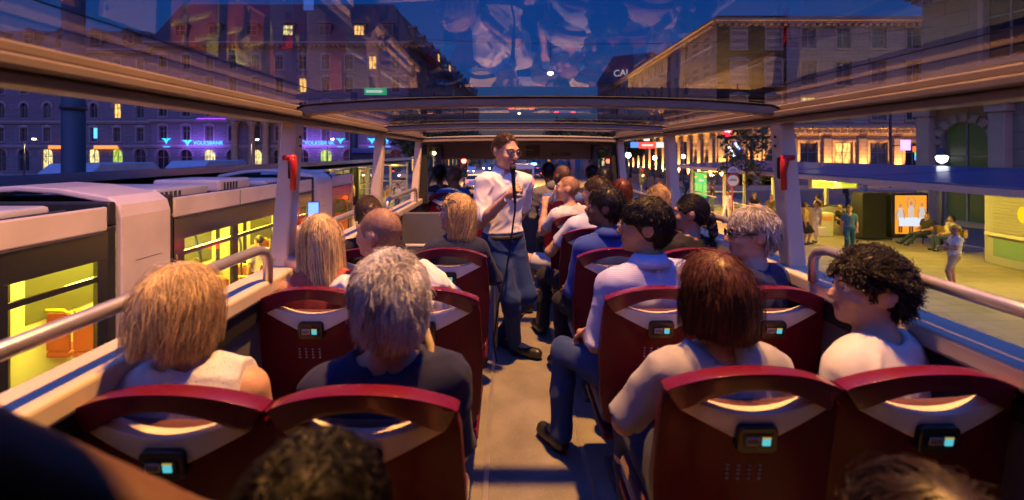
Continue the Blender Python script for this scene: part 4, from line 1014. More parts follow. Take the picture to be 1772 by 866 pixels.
def window(parent, x, z, w, h, arch_, pane, dep):
    key = (round(w, 2), round(h, 2), arch_)
    if key not in WC:
        f = MB(); t = .07
        f.b(-w/2, -w/2+t, -.05, .05, 0, h); f.b(w/2-t, w/2, -.05, .05, 0, h); f.b(-w/2+t, w/2-t, -.05, .05, 0, t); f.b(-w/2+t, w/2-t, -.05, .05, h-t, h)
        f.b(-.035, .035, -.045, .045, t, h-t); f.b(-w/2+t, -.035, -.045, .045, h*.66, h*.66+.06); f.b(.035, w/2-t, -.045, .045, h*.66, h*.66+.06)
        p = MB().add([(-w/2, .03, 0), (w/2, .03, 0), (w/2, .03, h), (-w/2, .03, h)], [(0, 1, 2, 3)])
        fm = f.build('window', wframe); pmh = {}
        WC[key] = (fm.data, p); bpy.data.objects.remove(fm)
    fd, p = WC[key]
    o = bpy.data.objects.new('window', fd); col.objects.link(o); o.parent = parent; o.location = (x, dep, z)
    kk = (key, pane.name)
    if kk not in WC: q = p.build('pane', pane); WC[kk] = q.data; bpy.data.objects.remove(q)
    q = bpy.data.objects.new('pane', WC[kk]); col.objects.link(q); q.parent = o
    return o
def facade(root, W, Z0, Z1, rows, wall, trim, dep=.28, pane_of=None, skip=None, back=8., surround=True):
    """wall in local x/z with real openings; rows = (sill z, height, width, count, arched, x from, x to)"""
    m = MB(); z = Z0; n_ = 0
    for ri, (zb, hh, ww, cnt, ar, xa, xb) in enumerate(rows):
        m.quad((0, 0, z), (W, 0, z), (W, 0, zb), (0, 0, zb)); zt = zb+hh
        xs = [xa+(xb-xa)*(i+.5)/cnt for i in range(cnt)]; e = 0.
        for i, xc in enumerate(xs):
            l, r_ = xc-ww/2, xc+ww/2
            m.quad((e, 0, zb), (l, 0, zb), (l, 0, zt), (e, 0, zt)); e = r_
            m.quad((l, 0, zb), (l, dep, zb), (l, dep, zt), (l, 0, zt)); m.quad((r_, dep, zb), (r_, 0, zb), (r_, 0, zt), (r_, dep, zt)); m.quad((l, 0, zb), (r_, 0, zb), (r_, dep, zb), (l, dep, zb)); m.quad((l, dep, zt), (r_, dep, zt), (r_, 0, zt), (l, 0, zt))
            if ar:
                c = [(xc+ww/2*math.cos(a), zt-ww/2+ww/2*math.sin(a)) for a in np.linspace(0, math.pi, 11)]
                m.add([(x, 0.001, zz) for x, zz in c[:6]]+[(r_, .001, zt)], [(6, 5, 4, 3, 2, 1, 0)]); m.add([(x, .001, zz) for x, zz in c[5:]]+[(l, .001, zt)], [(0, 1, 2, 3, 4, 5, 6)][:1])
            pn = pane_of(ri, i) if pane_of else wdark
            if pn is wdark: pn = wdarks[(i*7+ri*5+int(W)) % 5]
            wo = window(root, xc, zb, ww, hh, ar, pn, dep*.8); n_ += 1
            if ar or surround:
                kt = ('trim', ww, hh, ar, trim.name)
                if kt not in WC:
                    tr = MB(); w2 = ww/2; y0 = -dep*.8
                    if not ar:
                        tr.b(-w2-.22, -w2-.02, -.07+y0, .02+y0, -.1, hh+.1); tr.b(w2+.02, w2+.22, -.07+y0, .02+y0, -.1, hh+.1); tr.b(-w2-.3, w2+.3, -.16+y0, .02+y0, hh+.103, hh+.32); tr.b(-w2-.26, w2+.26, -.14+y0, .02+y0, -.25, -.103)
                        tr.prism([(-w2-.3, 0), (w2+.3, 0), (0, .35)], (0, y0+.02, hh+.323), (1, 0, 0), (0, 0, 1), (0, -.14, 0))
                    else:
                        for a_ in np.linspace(0, math.pi, 9): tr.box(((w2+.26)*math.cos(a_), -.03+y0, hh-w2+(w2+.26)*math.sin(a_)), (.30, .1, .42), M=Matrix.Rotation(-a_+math.pi/2, 3, 'Y'))
                    q = tr.build('window_surround', trim); WC[kt] = q.data; bpy.data.objects.remove(q)
                q = bpy.data.objects.new('window_surround', WC[kt]); col.objects.link(q); q.parent = wo
        m.quad((e, 0, zb), (W, 0, zb), (W, 0, zt), (e, 0, zt)); z = zt
    m.quad((0, 0, z), (W, 0, z), (W, 0, Z1), (0, 0, Z1))
    m.quad((0, 0, Z0), (0, 0, Z1), (0, back, Z1), (0, back, Z0)); m.quad((W, 0, Z0), (W, back, Z0), (W, back, Z1), (W, 0, Z1)); m.quad((0, back, Z0), (0, back, Z1), (W, back, Z1), (W, back, Z0)); m.quad((0, 0, Z1), (W, 0, Z1), (W, back, Z1), (0, back, Z1))
    m.build('wall', wall, root, local=True)
def cornice(root, W, zs, trim):
    m = MB()
    for z, d in zs:
        m.b(-d*.5, W+d*.5, -d, .02, z, z+.28); m.b(-d*.3, W+d*.3, -d*.6, .019, z-.22, z-.003)
        if d > .5:
            for i in range(int(W/.8)): m.b(.2+i*.8, .5+i*.8, -d*.85, .0, z-.50, z-.224)
    m.build('cornice', trim, root, local=True)
def mansard(root, W, z0, z1, ins, D, dorm=(), lit=()):
    m = MB(); m.add([(-.2, -.2, z0), (W+.2, -.2, z0), (W+.2, D, z0), (-.2, D, z0), (ins, ins, z1), (W-ins, ins, z1), (W-ins, D-ins, z1), (ins, D-ins, z1)], [(0, 1, 5, 4), (1, 2, 6, 5), (2, 3, 7, 6), (3, 0, 4, 7), (4, 5, 6, 7)])
    o = m.build('roof', slate, root, local=True)
    for i, x in enumerate(dorm):
        d = MB(); zc = z0+.8; d.b(x-1.1, x+1.1, .1, 3, zc, zc+2.3); d.add([(x-1.3, -.1, zc+2.303), (x+1.3, -.1, zc+2.303), (x, -.1, zc+3.1), (x-1.3, 3, zc+2.303), (x+1.3, 3, zc+2.303), (x, 3, zc+3.1)], [(0, 1, 2), (3, 5, 4), (0, 3, 4, 1), (1, 4, 5, 2), (2, 5, 3, 0)])
        do = d.build('dormer', stoneD, o, local=True)
        pn = lit[i] if i < len(lit) and lit[i] else wdark
        q = MB()
        for k in range(2 if pn is not wlit else 3):
            n_ = 2 if pn is not wlit else 3; w_ = 1.7/n_
            for j in range(2): q.b(x-.85+k*w_+.06, x-.85+(k+1)*w_-.06, .07, .097, zc+.3+j*.85, zc+1.05+j*.85)
        q.build('dormer_window', pn, do, local=True)
def bld(label, loc, rz): return thing('townhouse', label, 'building', loc, R(rz))
# far left block, then the corner bank building facing the square
A = bld('long dim stuccoed house at the far left with lit arched shops', (-112, 80.4, GZ), 0)
facade(A, 49.3, 0, 22, [(.6, 3.9, 1.9, 12, True, 0, 49.3), (5.9, 2.3, 1.2, 12, False, 0, 49.3), (10, 2.6, 1.25, 12, True, 0, 49.3), (14.3, 2.4, 1.2, 12, False, 0, 49.3), (18.2, 2, 1.1, 12, False, 0, 49.3)], stoneP, stoneS,
       pane_of=lambda r, i: (wlit2 if i in (7, 8, 9) else wgreen if i == 10 else wdark) if r == 0 else (wlit if (r, i) in ((2, 10), (3, 8)) else wdark))
cornice(A, 49.3, ((4.9, .35), (9.2, .4), (21.8, .9)), stoneS); mansard(A, 49.3, 22.1, 26, 2.5, 14, dorm=np.linspace(4, 45, 8))
for x, lab in ((41.5, 'shop_lamp'), (33.5, 'shop_lamp')): MB().b(x-2.0, x+2.0, -.5, -.06, 4.55, 5.1).build(lab, em('shop_red', (1., .17, .03), 2.2), A, local=True)
MB().b(39.2, 39.7, -.2, -.06, 6.4, 8.2).build('neon_strip', em('neon_blue', (.05, .25, 1.), 3.), A, local=True)
B = bld('tall corner bank building with blue neon signs and rusticated arches', (-62.5, 80, GZ), 0); W_ = 45.0
facade(B, W_, 0, 23.5, [(.4, 4.0, 2.0, 11, True, 0, W_), (6.0, 2.5, 1.4, 11, False, 0, W_), (10.3, 2.6, 1.4, 11, False, 0, W_), (14.5, 2.5, 1.35, 11, False, 0, W_), (18.6, 2.3, 1.3, 11, False, 0, W_)], stoneP, stoneS,
       pane_of=lambda r, i: (wlit2 if i in (2, 4) else wgreen if i == 7 else wdark) if r == 0 else (wlit if (r, i) in ((3, 6), (4, 9)) else wdark))
cornice(B, W_, ((4.95, .35), (9.4, .5), (22.9, 1.2)), stoneS); mansard(B, W_, 23.5, 31, 3.2, 20, dorm=(5, 11, 17.6, 24, 30.4, 36.5, 41.5), lit=(None, None, None, wlit2, None, wlit, None))
q = MB()   # giant columns round the entrance
for x in (15.2, 18.2, 20.6, 23.3): q.lathe([(.75, 0), (.75, .5), (.55, .7), (.5, 8.0), (.8, 8.4), (.85, 8.9)], (x, -.9, .5), 14)
q.build('entrance_columns', stoneW, B, True, local=True)
MB().b(14.2, 24.3, -1.7, -.02, 9.43, 10.1).build('entablature', stoneW, B, local=True)
neon = em('neon_cyan', (.02, .38, 1.), 2.2); neonp = em('neon_violet', (.30, .04, 1.), 3.0)
def vlogo(par, x, z, s):
    m = MB(); m.prism([(-1, .55), (-.15, .55), (0, .15), (.15, .55), (1, .55), (.55, .28), (.25, -.05), (0, -.6), (-.25, -.05), (-.55, .28)], (x, -.30, z), (s, 0, 0), (0, 0, s), (0, -.08, 0)); return m.build('sign_emblem', neon, par, local=True)
for x0, xw in ((5.7, 3.6), (25.2, 3.4)):
    o = text('sign_lettering', 'VOLKSBANK', .92, neon, B, (x0+1.9, -.3, 5.55), (R(90), 0, 0), .03, 'LEFT', 1.0); vlogo(B, x0+.9, 5.55, .95)
    l = bpy.data.lights.new('sign_light', 'AREA'); l.shape = 'RECTANGLE'; l.size = 7; l.size_y = 1.2; l.energy = 300; l.color = (.30, .12, 1.); lo = bpy.data.objects.new('sign_light', l); col.objects.link(lo); lo.parent = B; lo.location = (x0+3.5, -1.8, 5.5); lo.rotation_euler = (R(90), 0, 0)
for x in (2.9, 33.4, 38.9, 41.5):
    vlogo(B, x, 5.9, .85); MB().b(x-.6, x+.6, -.32, -.26, 4.85, 5.2).build('sign_plate', neon, B, local=True)
    l = bpy.data.lights.new('sign_light', 'POINT'); l.energy = 110; l.color = (.35, .10, 1.); l.shadow_soft_size = .5; lo = bpy.data.objects.new('sign_light', l); col.objects.link(lo); lo.parent = B; lo.location = (x, -1.6, 5.6)
for k, (x0, x1) in enumerate(((8.5, 14), (20, 24), (27, 36))): MB().b(x0, x1, -.75, -.70, 9.75, 9.85).build('neon_strip', neonp, B, local=True)
C_ = bld('dark tall terrace running down the street beyond the bank corner, orange upper windows', (-17.3, 80.2, GZ), 86); W3 = 95
facade(C_, W3, 0, 23.8, [(.5, 3.6, 2.2, 17, False, 0, W3), (6, 2.4, 1.4, 17, False, 0, W3), (10.3, 2.5, 1.4, 17, False, 0, W3), (14.5, 2.4, 1.4, 17, False, 0, W3), (18.8, 2.6, 1.6, 17, False, 0, W3)], stoneD, stoneD,
       pane_of=lambda r, i: (wlit2 if i % 3 else wlit) if r == 0 else (wlit if r == 4 and 5 < i < 15 and i % 2 else wlit if r == 3 and i in (8, 12) else wdark), surround=True)
cornice(C_, W3, ((5, .4), (23.3, 1.1)), stoneD); mansard(C_, W3, 23.8, 29.5, 2.5, 14, dorm=np.linspace(5, 90, 14), lit=(None, None, None, wlit, None, wlit))
# right hand side: uplit palace, its street wing, and the pale stone house with an arched door
D_ = bld('uplit ornate palace facade beyond the right platform, warm light on its piers', (24.0, 52, GZ), 0); W4 = 25
facade(D_, W4, 0, 19.5, [(1.6, 3.4, 2.0, 6, False, .5, 24.5), (7.6, 2.6, 1.7, 6, False, .5, 24.5), (11.6, 2.6, 1.7, 6, False, .5, 24.5), (15.8, 2.2, 1.6, 6, False, .5, 24.5)], stoneW, stoneW,
       pane_of=lambda r, i: wlit if (r, i) in ((0, 3),) else wlit2 if (r, i) in ((1, 1), (1, 2)) else wdark)
cornice(D_, W4, ((6.0, .35), (6.6, .6), (18.8, .7)), stoneW)
E_ = bld('long wing of the palace receding up the street with strips of lit piers', (23.98, 112, GZ), -90); W5 = 60
facade(E_, W5, 0, 19.5, [(.8, 4.6, 2.2, 18, False, 1, 59), (7.2, 2.8, 1.8, 18, False, 1, 59), (11.6, 2.8, 1.8, 18, False, 1, 59), (15.8, 2.2, 1.6, 18, False, 1, 59)], stoneW, stoneW, pane_of=lambda r, i: wdark, surround=False)
cornice(E_, W5, ((6.4, .5), (18.8, .7)), stoneW)
def uplights(par, xs, P, zb=.6, off=-.55, ht=1, pier=True):
    for x in xs:
        if pier: MB().b(x-.45, x+.45, -.28, .02, .1, 5.5).build('wall_pier', stoneW, par, local=True, bevel=.03)
        m = MB(); m.lathe([(.13, 0), (.16, .25)], (x, off-.12, zb-.35), 10); m.build('uplight_housing', pm('lamp_metal', (.08, .08, .08), .4, .6), par, True, local=True)
        l = bpy.data.lights.new('facade_uplight', 'SPOT'); l.energy = P; l.color = (1., .50, .13); l.spot_size = R(52); l.spot_blend = .7; l.shadow_soft_size = .08
        o = bpy.data.objects.new('facade_uplight', l); col.objects.link(o); o.parent = par; o.location = (x, off-.12, zb); o.rotation_euler = (R(174), 0, 0)
uplights(D_, [.5+4.0*i for i in range(7)], 10000)
uplights(D_, [2.5+4.0*i for i in range(6)], 450, zb=6.9, off=-.4, pier=False)
uplights(E_, [1+58/18*i for i in range(6, 19)], 9500, off=-.5)
F_ = bld('pale stone house with an arched doorway and heavy entablature at the far right', (23.3, 25.5, GZ), -80); W6 = 30
facade(F_, W6, 0, 22, [(.2, 5.2, 2.0, 5, True, -.9, 28.1), (8.4, 3.2, 1.9, 5, False, 1, 29), (13.6, 3.0, 1.8, 5, False, 1, 29), (18, 2.4, 1.6, 5, False, 1, 29)], pm('stone_house', (.30, .25, .17), .8, var=.14, vs=.4, kind='block', p=(2.2, .8, .014)), pm('stone_house_trim', (.36, .30, .21), .75, var=.12, vs=.8), pane_of=lambda r, i: pm('pane_greenish', (.05, .08, .03), .15, emit=(.35, .5, .12), es=.02) if r == 0 else wdark)
cornice(F_, W6, ((7.0, .6), (12.4, .8), (21.3, 1.3)), stoneS)
q = MB()
for x in (.35, 3.65): q.b(x-.33, x+.33, -.5, .02, .1, 5.8); q.b(x-.43, x+.43, -.62, .02, 5.803, 6.2)
q.b(-.1, 4.2, -.75, .02, 6.203, 6.75); q.build('door_surround', MATS['stone_house_trim'], F_, local=True, bevel=.03)
G_ = bld('small dark gabled house with a lit rooftop sign up the right side of the street', (22.5, 113, GZ), -30)
facade(G_, 16, 0, 21, [(.6, 3.6, 2, 4, False, 0, 16), (6.5, 2.6, 1.6, 4, False, 0, 16), (11, 2.6, 1.6, 4, False, 0, 16), (15.5, 2.6, 1.6, 4, False, 0, 16)], stoneD, stoneD, pane_of=lambda r, i: wlit2 if r == 0 else wdark)
mansard(G_, 16, 21, 28, 3, 12)
text('roof_sign', 'CAJ', 2.2, em('sign_white_lit', (.8, .85, 1.), .5), G_, (6, -.6, 23), (R(90), 0, 0), .05)

# ------------------------------------------------------------------ trees
bark = pm('bark', (.07, .05, .035), .9, var=.3, vs=12)
leafm = [pm('leaf_%d' % i, c, .6, var=.25, vs=2) for i, c in enumerate(((.05, .075, .02), (.07, .09, .025), (.035, .055, .018)))]
def tree(label, loc, H, cr, nl, ls, seed, trunk=.12, group='street trees', base=.35):
    g = np.random.default_rng(seed); t = thing('street_tree', label, 'tree', loc, 0, group)
    m = MB(); m.tube([(0, 0, 0), (.03, .02, H*.3), (-.02, .03, H*.6), (.02, 0, H*.95)], [trunk, trunk*.8, trunk*.5, trunk*.15], 8); tips = []
    for i in range(16):
        z = H*(base+(.95-base)*i/16); a = i*2.4+g.uniform(-.3, .3); l = cr*(1.05-.75*abs((z/H-.62)/.4)**1.5)*g.uniform(.7, 1.1); l = max(l, .25*cr)
        e = np.array([math.cos(a)*l, math.sin(a)*l, z+l*.45]); m.tube([(0, 0, z-.05*H), (e[0]*.5, e[1]*.5, z+l*.18), tuple(e)], [trunk*.35, trunk*.2, trunk*.05], 5)
        for f in (.45, .7, .9, 1.0): tips.append(np.array([e[0]*f, e[1]*f, z+(e[2]-z)*f]))
    m.build('trunk', bark, t, True, local=True)
    tips = np.array(tips); c = tips[g.integers(0, len(tips), nl)]+g.normal(size=(nl, 3))*cr*.13
    a = g.normal(size=(nl, 3)); a /= np.linalg.norm(a, axis=1)[:, None]; b = np.cross(a, g.normal(size=(nl, 3))); b /= np.linalg.norm(b, axis=1)[:, None]
    s = ls*g.uniform(.6, 1.3, nl)[:, None]
    V = np.stack([c-a*s, c+b*s*.5, c+a*s, c-b*s*.5], 1).reshape(-1, 3)
    np_mesh('crown', V, np.arange(nl*4).reshape(-1, 4), leafm, t, False, g.integers(0, 3, nl)); return t
tree('slim sapling with sparse leaves beside the tram stop sign', (11.0, 20.9, PZ), 5.2, 1.25, 1300, .10, 3, .05, 'platform trees', .45)
spots_ = [(-12.5, 62), (-11.5, 84), (-10.8, 106), (-10.2, 130), (-9.6, 158), (-9, 190), (12.5, 66), (12, 88), (12, 110), (11.5, 134), (11.5, 162), (11.5, 195), (19, 70), (19, 92)]
t0_ = tree('avenue tree nearest the crossing on the left of the street', (*spots_[0], GZ), 9, 3.2, 5000, .28, 5, .2, 'avenue trees down the street')
nm = ['nearest', 'second', 'third', 'fourth', 'fifth', 'sixth']
for i, (x, y) in enumerate(spots_[1:], 1):
    lab = ('%s avenue tree along the left of the street' % nm[i]) if i < 6 else ('%s avenue tree along the right of the street' % nm[i-6]) if i < 12 else ('tree before the palace wing, %s one' % ('nearer', 'farther')[i-12])
    o = dup(t0_, (x, y, GZ), i*1.3, lab); s = .85+.3*((i*37) % 10)/10; o.scale = (s, s, s)

# ------------------------------------------------------------------ lamps, wires, masts, signals
iron = pm('mast_grey', (.05, .055, .065), .5, .3); wire = pm('cable', (.01, .01, .012), .6)
mast = thing('tram_mast', 'thick dark cylindrical mast behind the tram on the left', 'mast', (-9.9, 10.4, PZ)); MB().lathe([(.26, 0), (.25, 1.5), (.215, 1.55), (.205, 9)], (-9.9, 10.4, PZ), 18).build('pole', iron, mast, True); MB().lathe([(.24, 0), (.24, .12)], (-9.9, 10.4, 2.6), 18).build('band', iron, mast, True)
mast = thing('tram_mast', 'dark mast rising from the shelter roof beside the blue roof unit', 'mast', (-10.5, 32.5, PZ)); MB().lathe([(.3, 0), (.26, 8)], (-10.9, 32.5, PZ), 14).build('pole', iron, mast, True)
def hanging(label, x, y, zl, zw, P, shaded=True):
    t = thing('hanging_lamp', label, 'street lamp', (x, y, zl), 0, 'lamps hung over the street')
    m = MB(); m.lathe([(.05, .42), (.07, .30), (.17, .12), (.20, .04)], (x, y, zl), 16); m.build('lamp_hood', pm('lamp_hood', (.35, .35, .36), .4), t, True)
    m = MB(); m.ell((x, y, zl+.02), (.16, .16, .13), 14); m.build('lamp_globe', em('lamp_warm', (1., .75, .42), 14.), t, True)
    m = MB(); m.tube([(x, y, zl+.4), (x, y, zw)], .02, 6); m.build('drop_cable', wire, t)
    if P:
        l = bpy.data.lights.new('street_light', 'SPOT'); l.energy = P; l.color = (1., .42, .08); l.shadow_soft_size = .11; l.spot_size = R(126); l.spot_blend = .5; o = bpy.data.objects.new('street_light', l); col.objects.link(o); o.parent = t; o.location = (0, 0, -.14)
    return t
hanging('lit lamp hanging on a cable in the dusk sky above the street', 2.4, 25, 6.0, 7.6, 40000)
hanging('lit lamp hung high directly over the bus', .75, 2.35, 7.6, 8.8, 6000)
hanging('lit lamp hung over the street far ahead', 1.5, 55, 6.4, 7.6, 60000)
def square_lamp(label, x, y, P, c=(1., .62, .30)):
    t = thing('post_lamp', label, 'street lamp', (x, y, GZ), 0, 'tall post lamps on the square')
    MB().tube([(x, y, GZ), (x, y, 3.6)], [.1, .06], 8).build('pole', iron, t, True); MB().tube([(x, y, 3.55), (x+.2, y+.5, 3.75), (x+.3, y+1.0, 3.7)], .04, 6).build('bracket', iron, t, True)
    MB().ell((x+.3, y+1.1, 3.66), (.2, .32, .1), 10).build('lamp_head', em('lamp_warm', (1., .75, .42), 14.), t, True)
    l = bpy.data.lights.new('facade_fill', 'SPOT'); l.spot_size = R(150); l.spot_blend = .8; l.energy = P; l.color = c; l.shadow_soft_size = .15; o = bpy.data.objects.new('facade_fill', l); col.objects.link(o); o.parent = t; o.location = (.3, 1.15, 3.45-GZ)
square_lamp('post lamp before the columned bank entrance', -38.2, 68, 12000, (1., .52, .17)); square_lamp('added post lamp lighting the far left arched shops', -70, 66, 2500); square_lamp('added post lamp lighting the bank corner sign', -26, 66, 2000, (.9, .6, .6))  # lamps added to light the facades; the entrance one stands at a real post
for k, (y, z, x0, x1) in enumerate(((25, 7.6, -14, 24), (55, 7.6, -14, 24), (2.35, 8.8, -10, 21))):
    t = thing('span_wire', ('dark wire spanning the street above the hanging lamp', 'distant wire spanning the street', 'wire spanning above the bus')[k], 'wire', (0, y, z))
    MB().tube([(x0+(x1-x0)*i/12, y, z+((i-6)/6)**2*1.0) for i in range(13)], .018, 5).build('cable', wire, t)
t = thing('overhead_wire', 'overhead tram wire running along the left track', 'wire', (-5.8, 40, 3.6)); MB().tube([(-5.8, -20, 3.5), (-5.8, 200, 3.5)], .012, 5).build('cable', wire, t)
t = thing('overhead_wire', 'overhead tram wire running along the right track', 'wire', (8, 40, 3.6)); MB().tube([(8, -20, 3.6), (8, 200, 3.6)], .012, 5).build('cable', wire, t)
def globe_lamp(label, x, y, zl, r_, m_, nm_='street_lamp', grp='small lamps along the street'):
    t = thing(nm_, label, 'street lamp', (x, y, GZ), 0, grp)
    MB().tube([(x, y, GZ), (x, y, zl-r_)], .045, 6).build('pole', iron, t, True); MB().ell((x, y, zl), r_, 10).build('lamp_globe', m_, t, True)
lw = em('bulb_white', (.95, .92, 1.), 26.); lwm = em('bulb_warm', (1., .58, .18), 26.); lb_ = em('bulb_blue', (.1, .25, 1.), 22.); lg = em('bulb_green', (.02, 1., .45), 16.); lr = em('bulb_red', (1., .05, .02), 40.)
lm = globe_lamp
lm('white globe lamp right of the front window frame', 9.6, 36, 1.45, .20, lw); lm('white globe lamp farther up by the lit piers', 13.0, 40, 1.2, .17, lw); lm('white globe lamp seen through the front side window', 7.6, 32, 1.35, .15, lw)
lm('white globe lamp against the palace wing', 16.3, 42, 1.3, .17, lw)
t = thing('street_lantern', 'old lantern with a white glowing glass by the arched doorway', 'street lamp', (17.4, 18.2, GZ))
MB().tube([(17.4, 18.2, GZ), (17.4, 18.2, 1.22)], .05, 8).build('pole', iron, t, True); MB().lathe([(.06, 1.22), (.16, 1.30), (.20, 1.45), (.14, 1.52)], (17.4, 18.2, 0), 10).build('lantern_glass', em('lantern_white', (.9, .92, 1.), 5.), t, True); MB().lathe([(.21, 1.523), (.12, 1.62), (.03, 1.75), (.01, 1.9)], (17.4, 18.2, 0), 10).build('lantern_cap', iron, t, True)
k = 0; ordn = ['nearest', 'second', 'third', 'fourth', 'fifth', 'sixth', 'seventh', 'eighth', 'ninth']
for i in range(9):
    for x, sd in ((-9.5, 'left'), (10.5, 'right')):
        lm('%s avenue lamp of the row on the %s kerb far ahead' % (ordn[i], sd), x*(1-.02*i)+((i*7) % 3-1)*.4, 62+i*22, 1.6+((i*5) % 4)*.5, .24+.034*i, (lwm, lw, lwm, lwm)[(i+(x > 0)) % 4], grp='avenue lamps')
for i in range(8):
    for x, sd in ((-6.4, 'left'), (7.4, 'right')):
        lm('%s low lamp in the inner row on the %s of the far street' % (ordn[i], sd), x+((i*5) % 3-1)*.5, 74+i*27, .2+((i*3) % 5)*.35, .20+.034*i, (lw, lwm, lwm, lw, lb_)[(i*2+(x > 0)) % 5] if i in (2, 5) else (lwm, lw)[(i+(x > 0)) % 2], grp='low lamps of the far street')
def signal(label, x, y, zt, lit, ped=False):
    t = thing('traffic_light', label, 'traffic light', (x, y, GZ), 0, None)
    MB().tube([(x, y, GZ), (x, y, zt+.1)], .06, 8).build('pole', iron, t, True); MB().b(x-.17, x+.17, y-.30, y-.065, zt-.95, zt).build('signal_head', pm('signal_black', (.02, .02, .02), .4), t, bevel=.03)
    for i, c in enumerate(((.12, .01, .01), (.1, .06, .01), (.01, .08, .04))):
        mt = (lr, None, lg)[i] if i == lit else pm('lens_off_%d' % i, c, .2)
        q = MB(); q.lathe([(.11, 0), (.09, .03), (.02, .045)], (x, y-.302, zt-.17-.30*i), 14, M=Matrix.Rotation(R(90), 3, 'X')); q.build('lens', mt, t, True)
        q = MB(); q.tube([(x+.13*math.cos(a), y-.33, zt-.17-.3*i+.13*math.sin(a)) for a in np.linspace(0, math.pi, 9)], .018, 5); q.build('lens_hood', MATS['signal_black'], t, True)
signal('traffic light glowing red ahead on the left, beside the guide', -2.0, 21.5, 1.42, 0)
signal('green traffic light over the end of the right shelter', 11.5, 33, 1.25, 2); signal('green traffic light far up the street', 5.4, 58, 1.1, 2); signal('dark backed traffic light at the right crossing', 8.3, 28, .7, 1)
# signs on the right
t = thing('street_sign', 'lit red, white and blue direction sign at the right crossing', 'sign', (10.2, 33, GZ))
MB().tube([(10.2, 33, GZ), (10.2, 33, 3.4)], .06, 8).build('pole', iron, t, True); q = MB(); q.b(9.55, 10.75, 32.85, 32.92, 1.95, 2.4); q.build('red_panel', em('sign_lit_red', (.9, .06, .02), 1.6), t)
MB().b(8.95, 9.5, 32.85, 32.92, 2.0, 2.4).build('blue_panel', em('sign_lit_blue', (.08, .25, .9), 1.3), t); MB().b(10.8, 11.35, 32.85, 32.92, 2.0, 2.4).build('white_panel', em('sign_lit_white', (.9, .8, .75), 1.), t); MB().b(9.9, 10.3, 32.83, 32.9, 2.5, 3.5).build('white_column', em('sign_lit_white2', (.9, .9, 1.), 1.5), t)
q = MB(); q.b(9.75, 10.55, 32.83, 32.848, 2.12, 2.24); q.build('sign_bar', em('sign_lit_white', (.9, .8, .75), 1.), t)
t = thing('round_sign', 'round red lit sign with a white arrow above the sapling', 'sign', (11.4, 24, GZ)); MB().tube([(11.6, 24, GZ), (11.6, 24, 3.2)], .04, 8).build('pole', iron, t, True)
MB().lathe([(.28, 0), (.28, .05)], (11.6, 23.95, 2.75), 20, M=Matrix.Rotation(R(90), 3, 'X')).build('disc', em('round_red', (.9, .03, .04), 1.2), t); MB().prism([(-.16, -.03), (.03, -.03), (.03, -.11), (.18, .02), (.03, .14), (.03, .05), (-.16, .05)], (11.6, 23.89, 2.75), (1, 0, 0), (0, 0, 1), (0, -.01, 0)).build('arrow', MATS['sign_lit_white2'], t)
t = thing('parking_signal', 'slanted white and blue neon strokes below the round red sign', 'sign', (11.9, 24, GZ))
MB().tube([(11.95, 24.1, GZ), (11.95, 24.1, 2.3)], .035, 6).build('pole', iron, t); MB().box((11.8, 24, 1.78), (.1, .05, .75), M=Matrix.Rotation(R(-32), 3, 'Y')).build('white_stroke', em('stroke_white', (.9, .95, 1.), 3.), t); MB().box((12.15, 24, 1.98), (.1, .05, .42), M=Matrix.Rotation(R(-32), 3, 'Y')).build('blue_stroke', em('stroke_blue', (.3, .4, 1.), 3.), t)
t = thing('banner_stand', 'green upright banner behind the glass of the right shelter', 'banner', (13.2, 31.2, PZ)); MB().b(12.9, 13.7, 31.2, 31.24, PZ+.6, .35).build('banner', em('banner_green', (.08, .9, .18), .9), t); MB().b(13.27, 13.33, 31.26, 31.32, PZ, .4).build('banner_pole', iron, t); MB().b(13.15, 13.5, 31.185, 31.197, -.35, -.2).build('banner_lettering', MATS['sign_lit_white'], t)
t = thing('neon_signs', 'stacked red, green and blue neon signs on a bracket by the stone house', 'sign', (40.7, 48, 1)); MB().tube([(40.7, 48.3, GZ), (40.7, 48.3, 6)], .13, 8).build('pole', iron, t); MB().b(41.6, 42.6, 48, 48.1, 1.9, 3.0).build('white_violet_panel', em('np_w', (.7, .45, 1.), 1.3), t)
MB().b(42.9, 44.2, 48, 48.1, 1.75, 2.3).build('red_panel', em('np_r', (1., .12, .02), 1.8), t); MB().b(43.1, 44.1, 48, 48.1, .85, 1.25).build('blue_panel', em('np_b', (.08, .3, 1.), 1.6), t); MB().b(43.1, 44.1, 48, 48.1, 1.28, 1.7).build('green_panel', em('np_g', (.1, .9, .2), 1.2), t); MB().tube([(40.7, 48.2, 2.4), (43.5, 48.2, 2.4)], .06, 6).build('bracket', iron, t)
for i, (px, z, lab) in enumerate(((1240, 3, 'pier'), )): pass

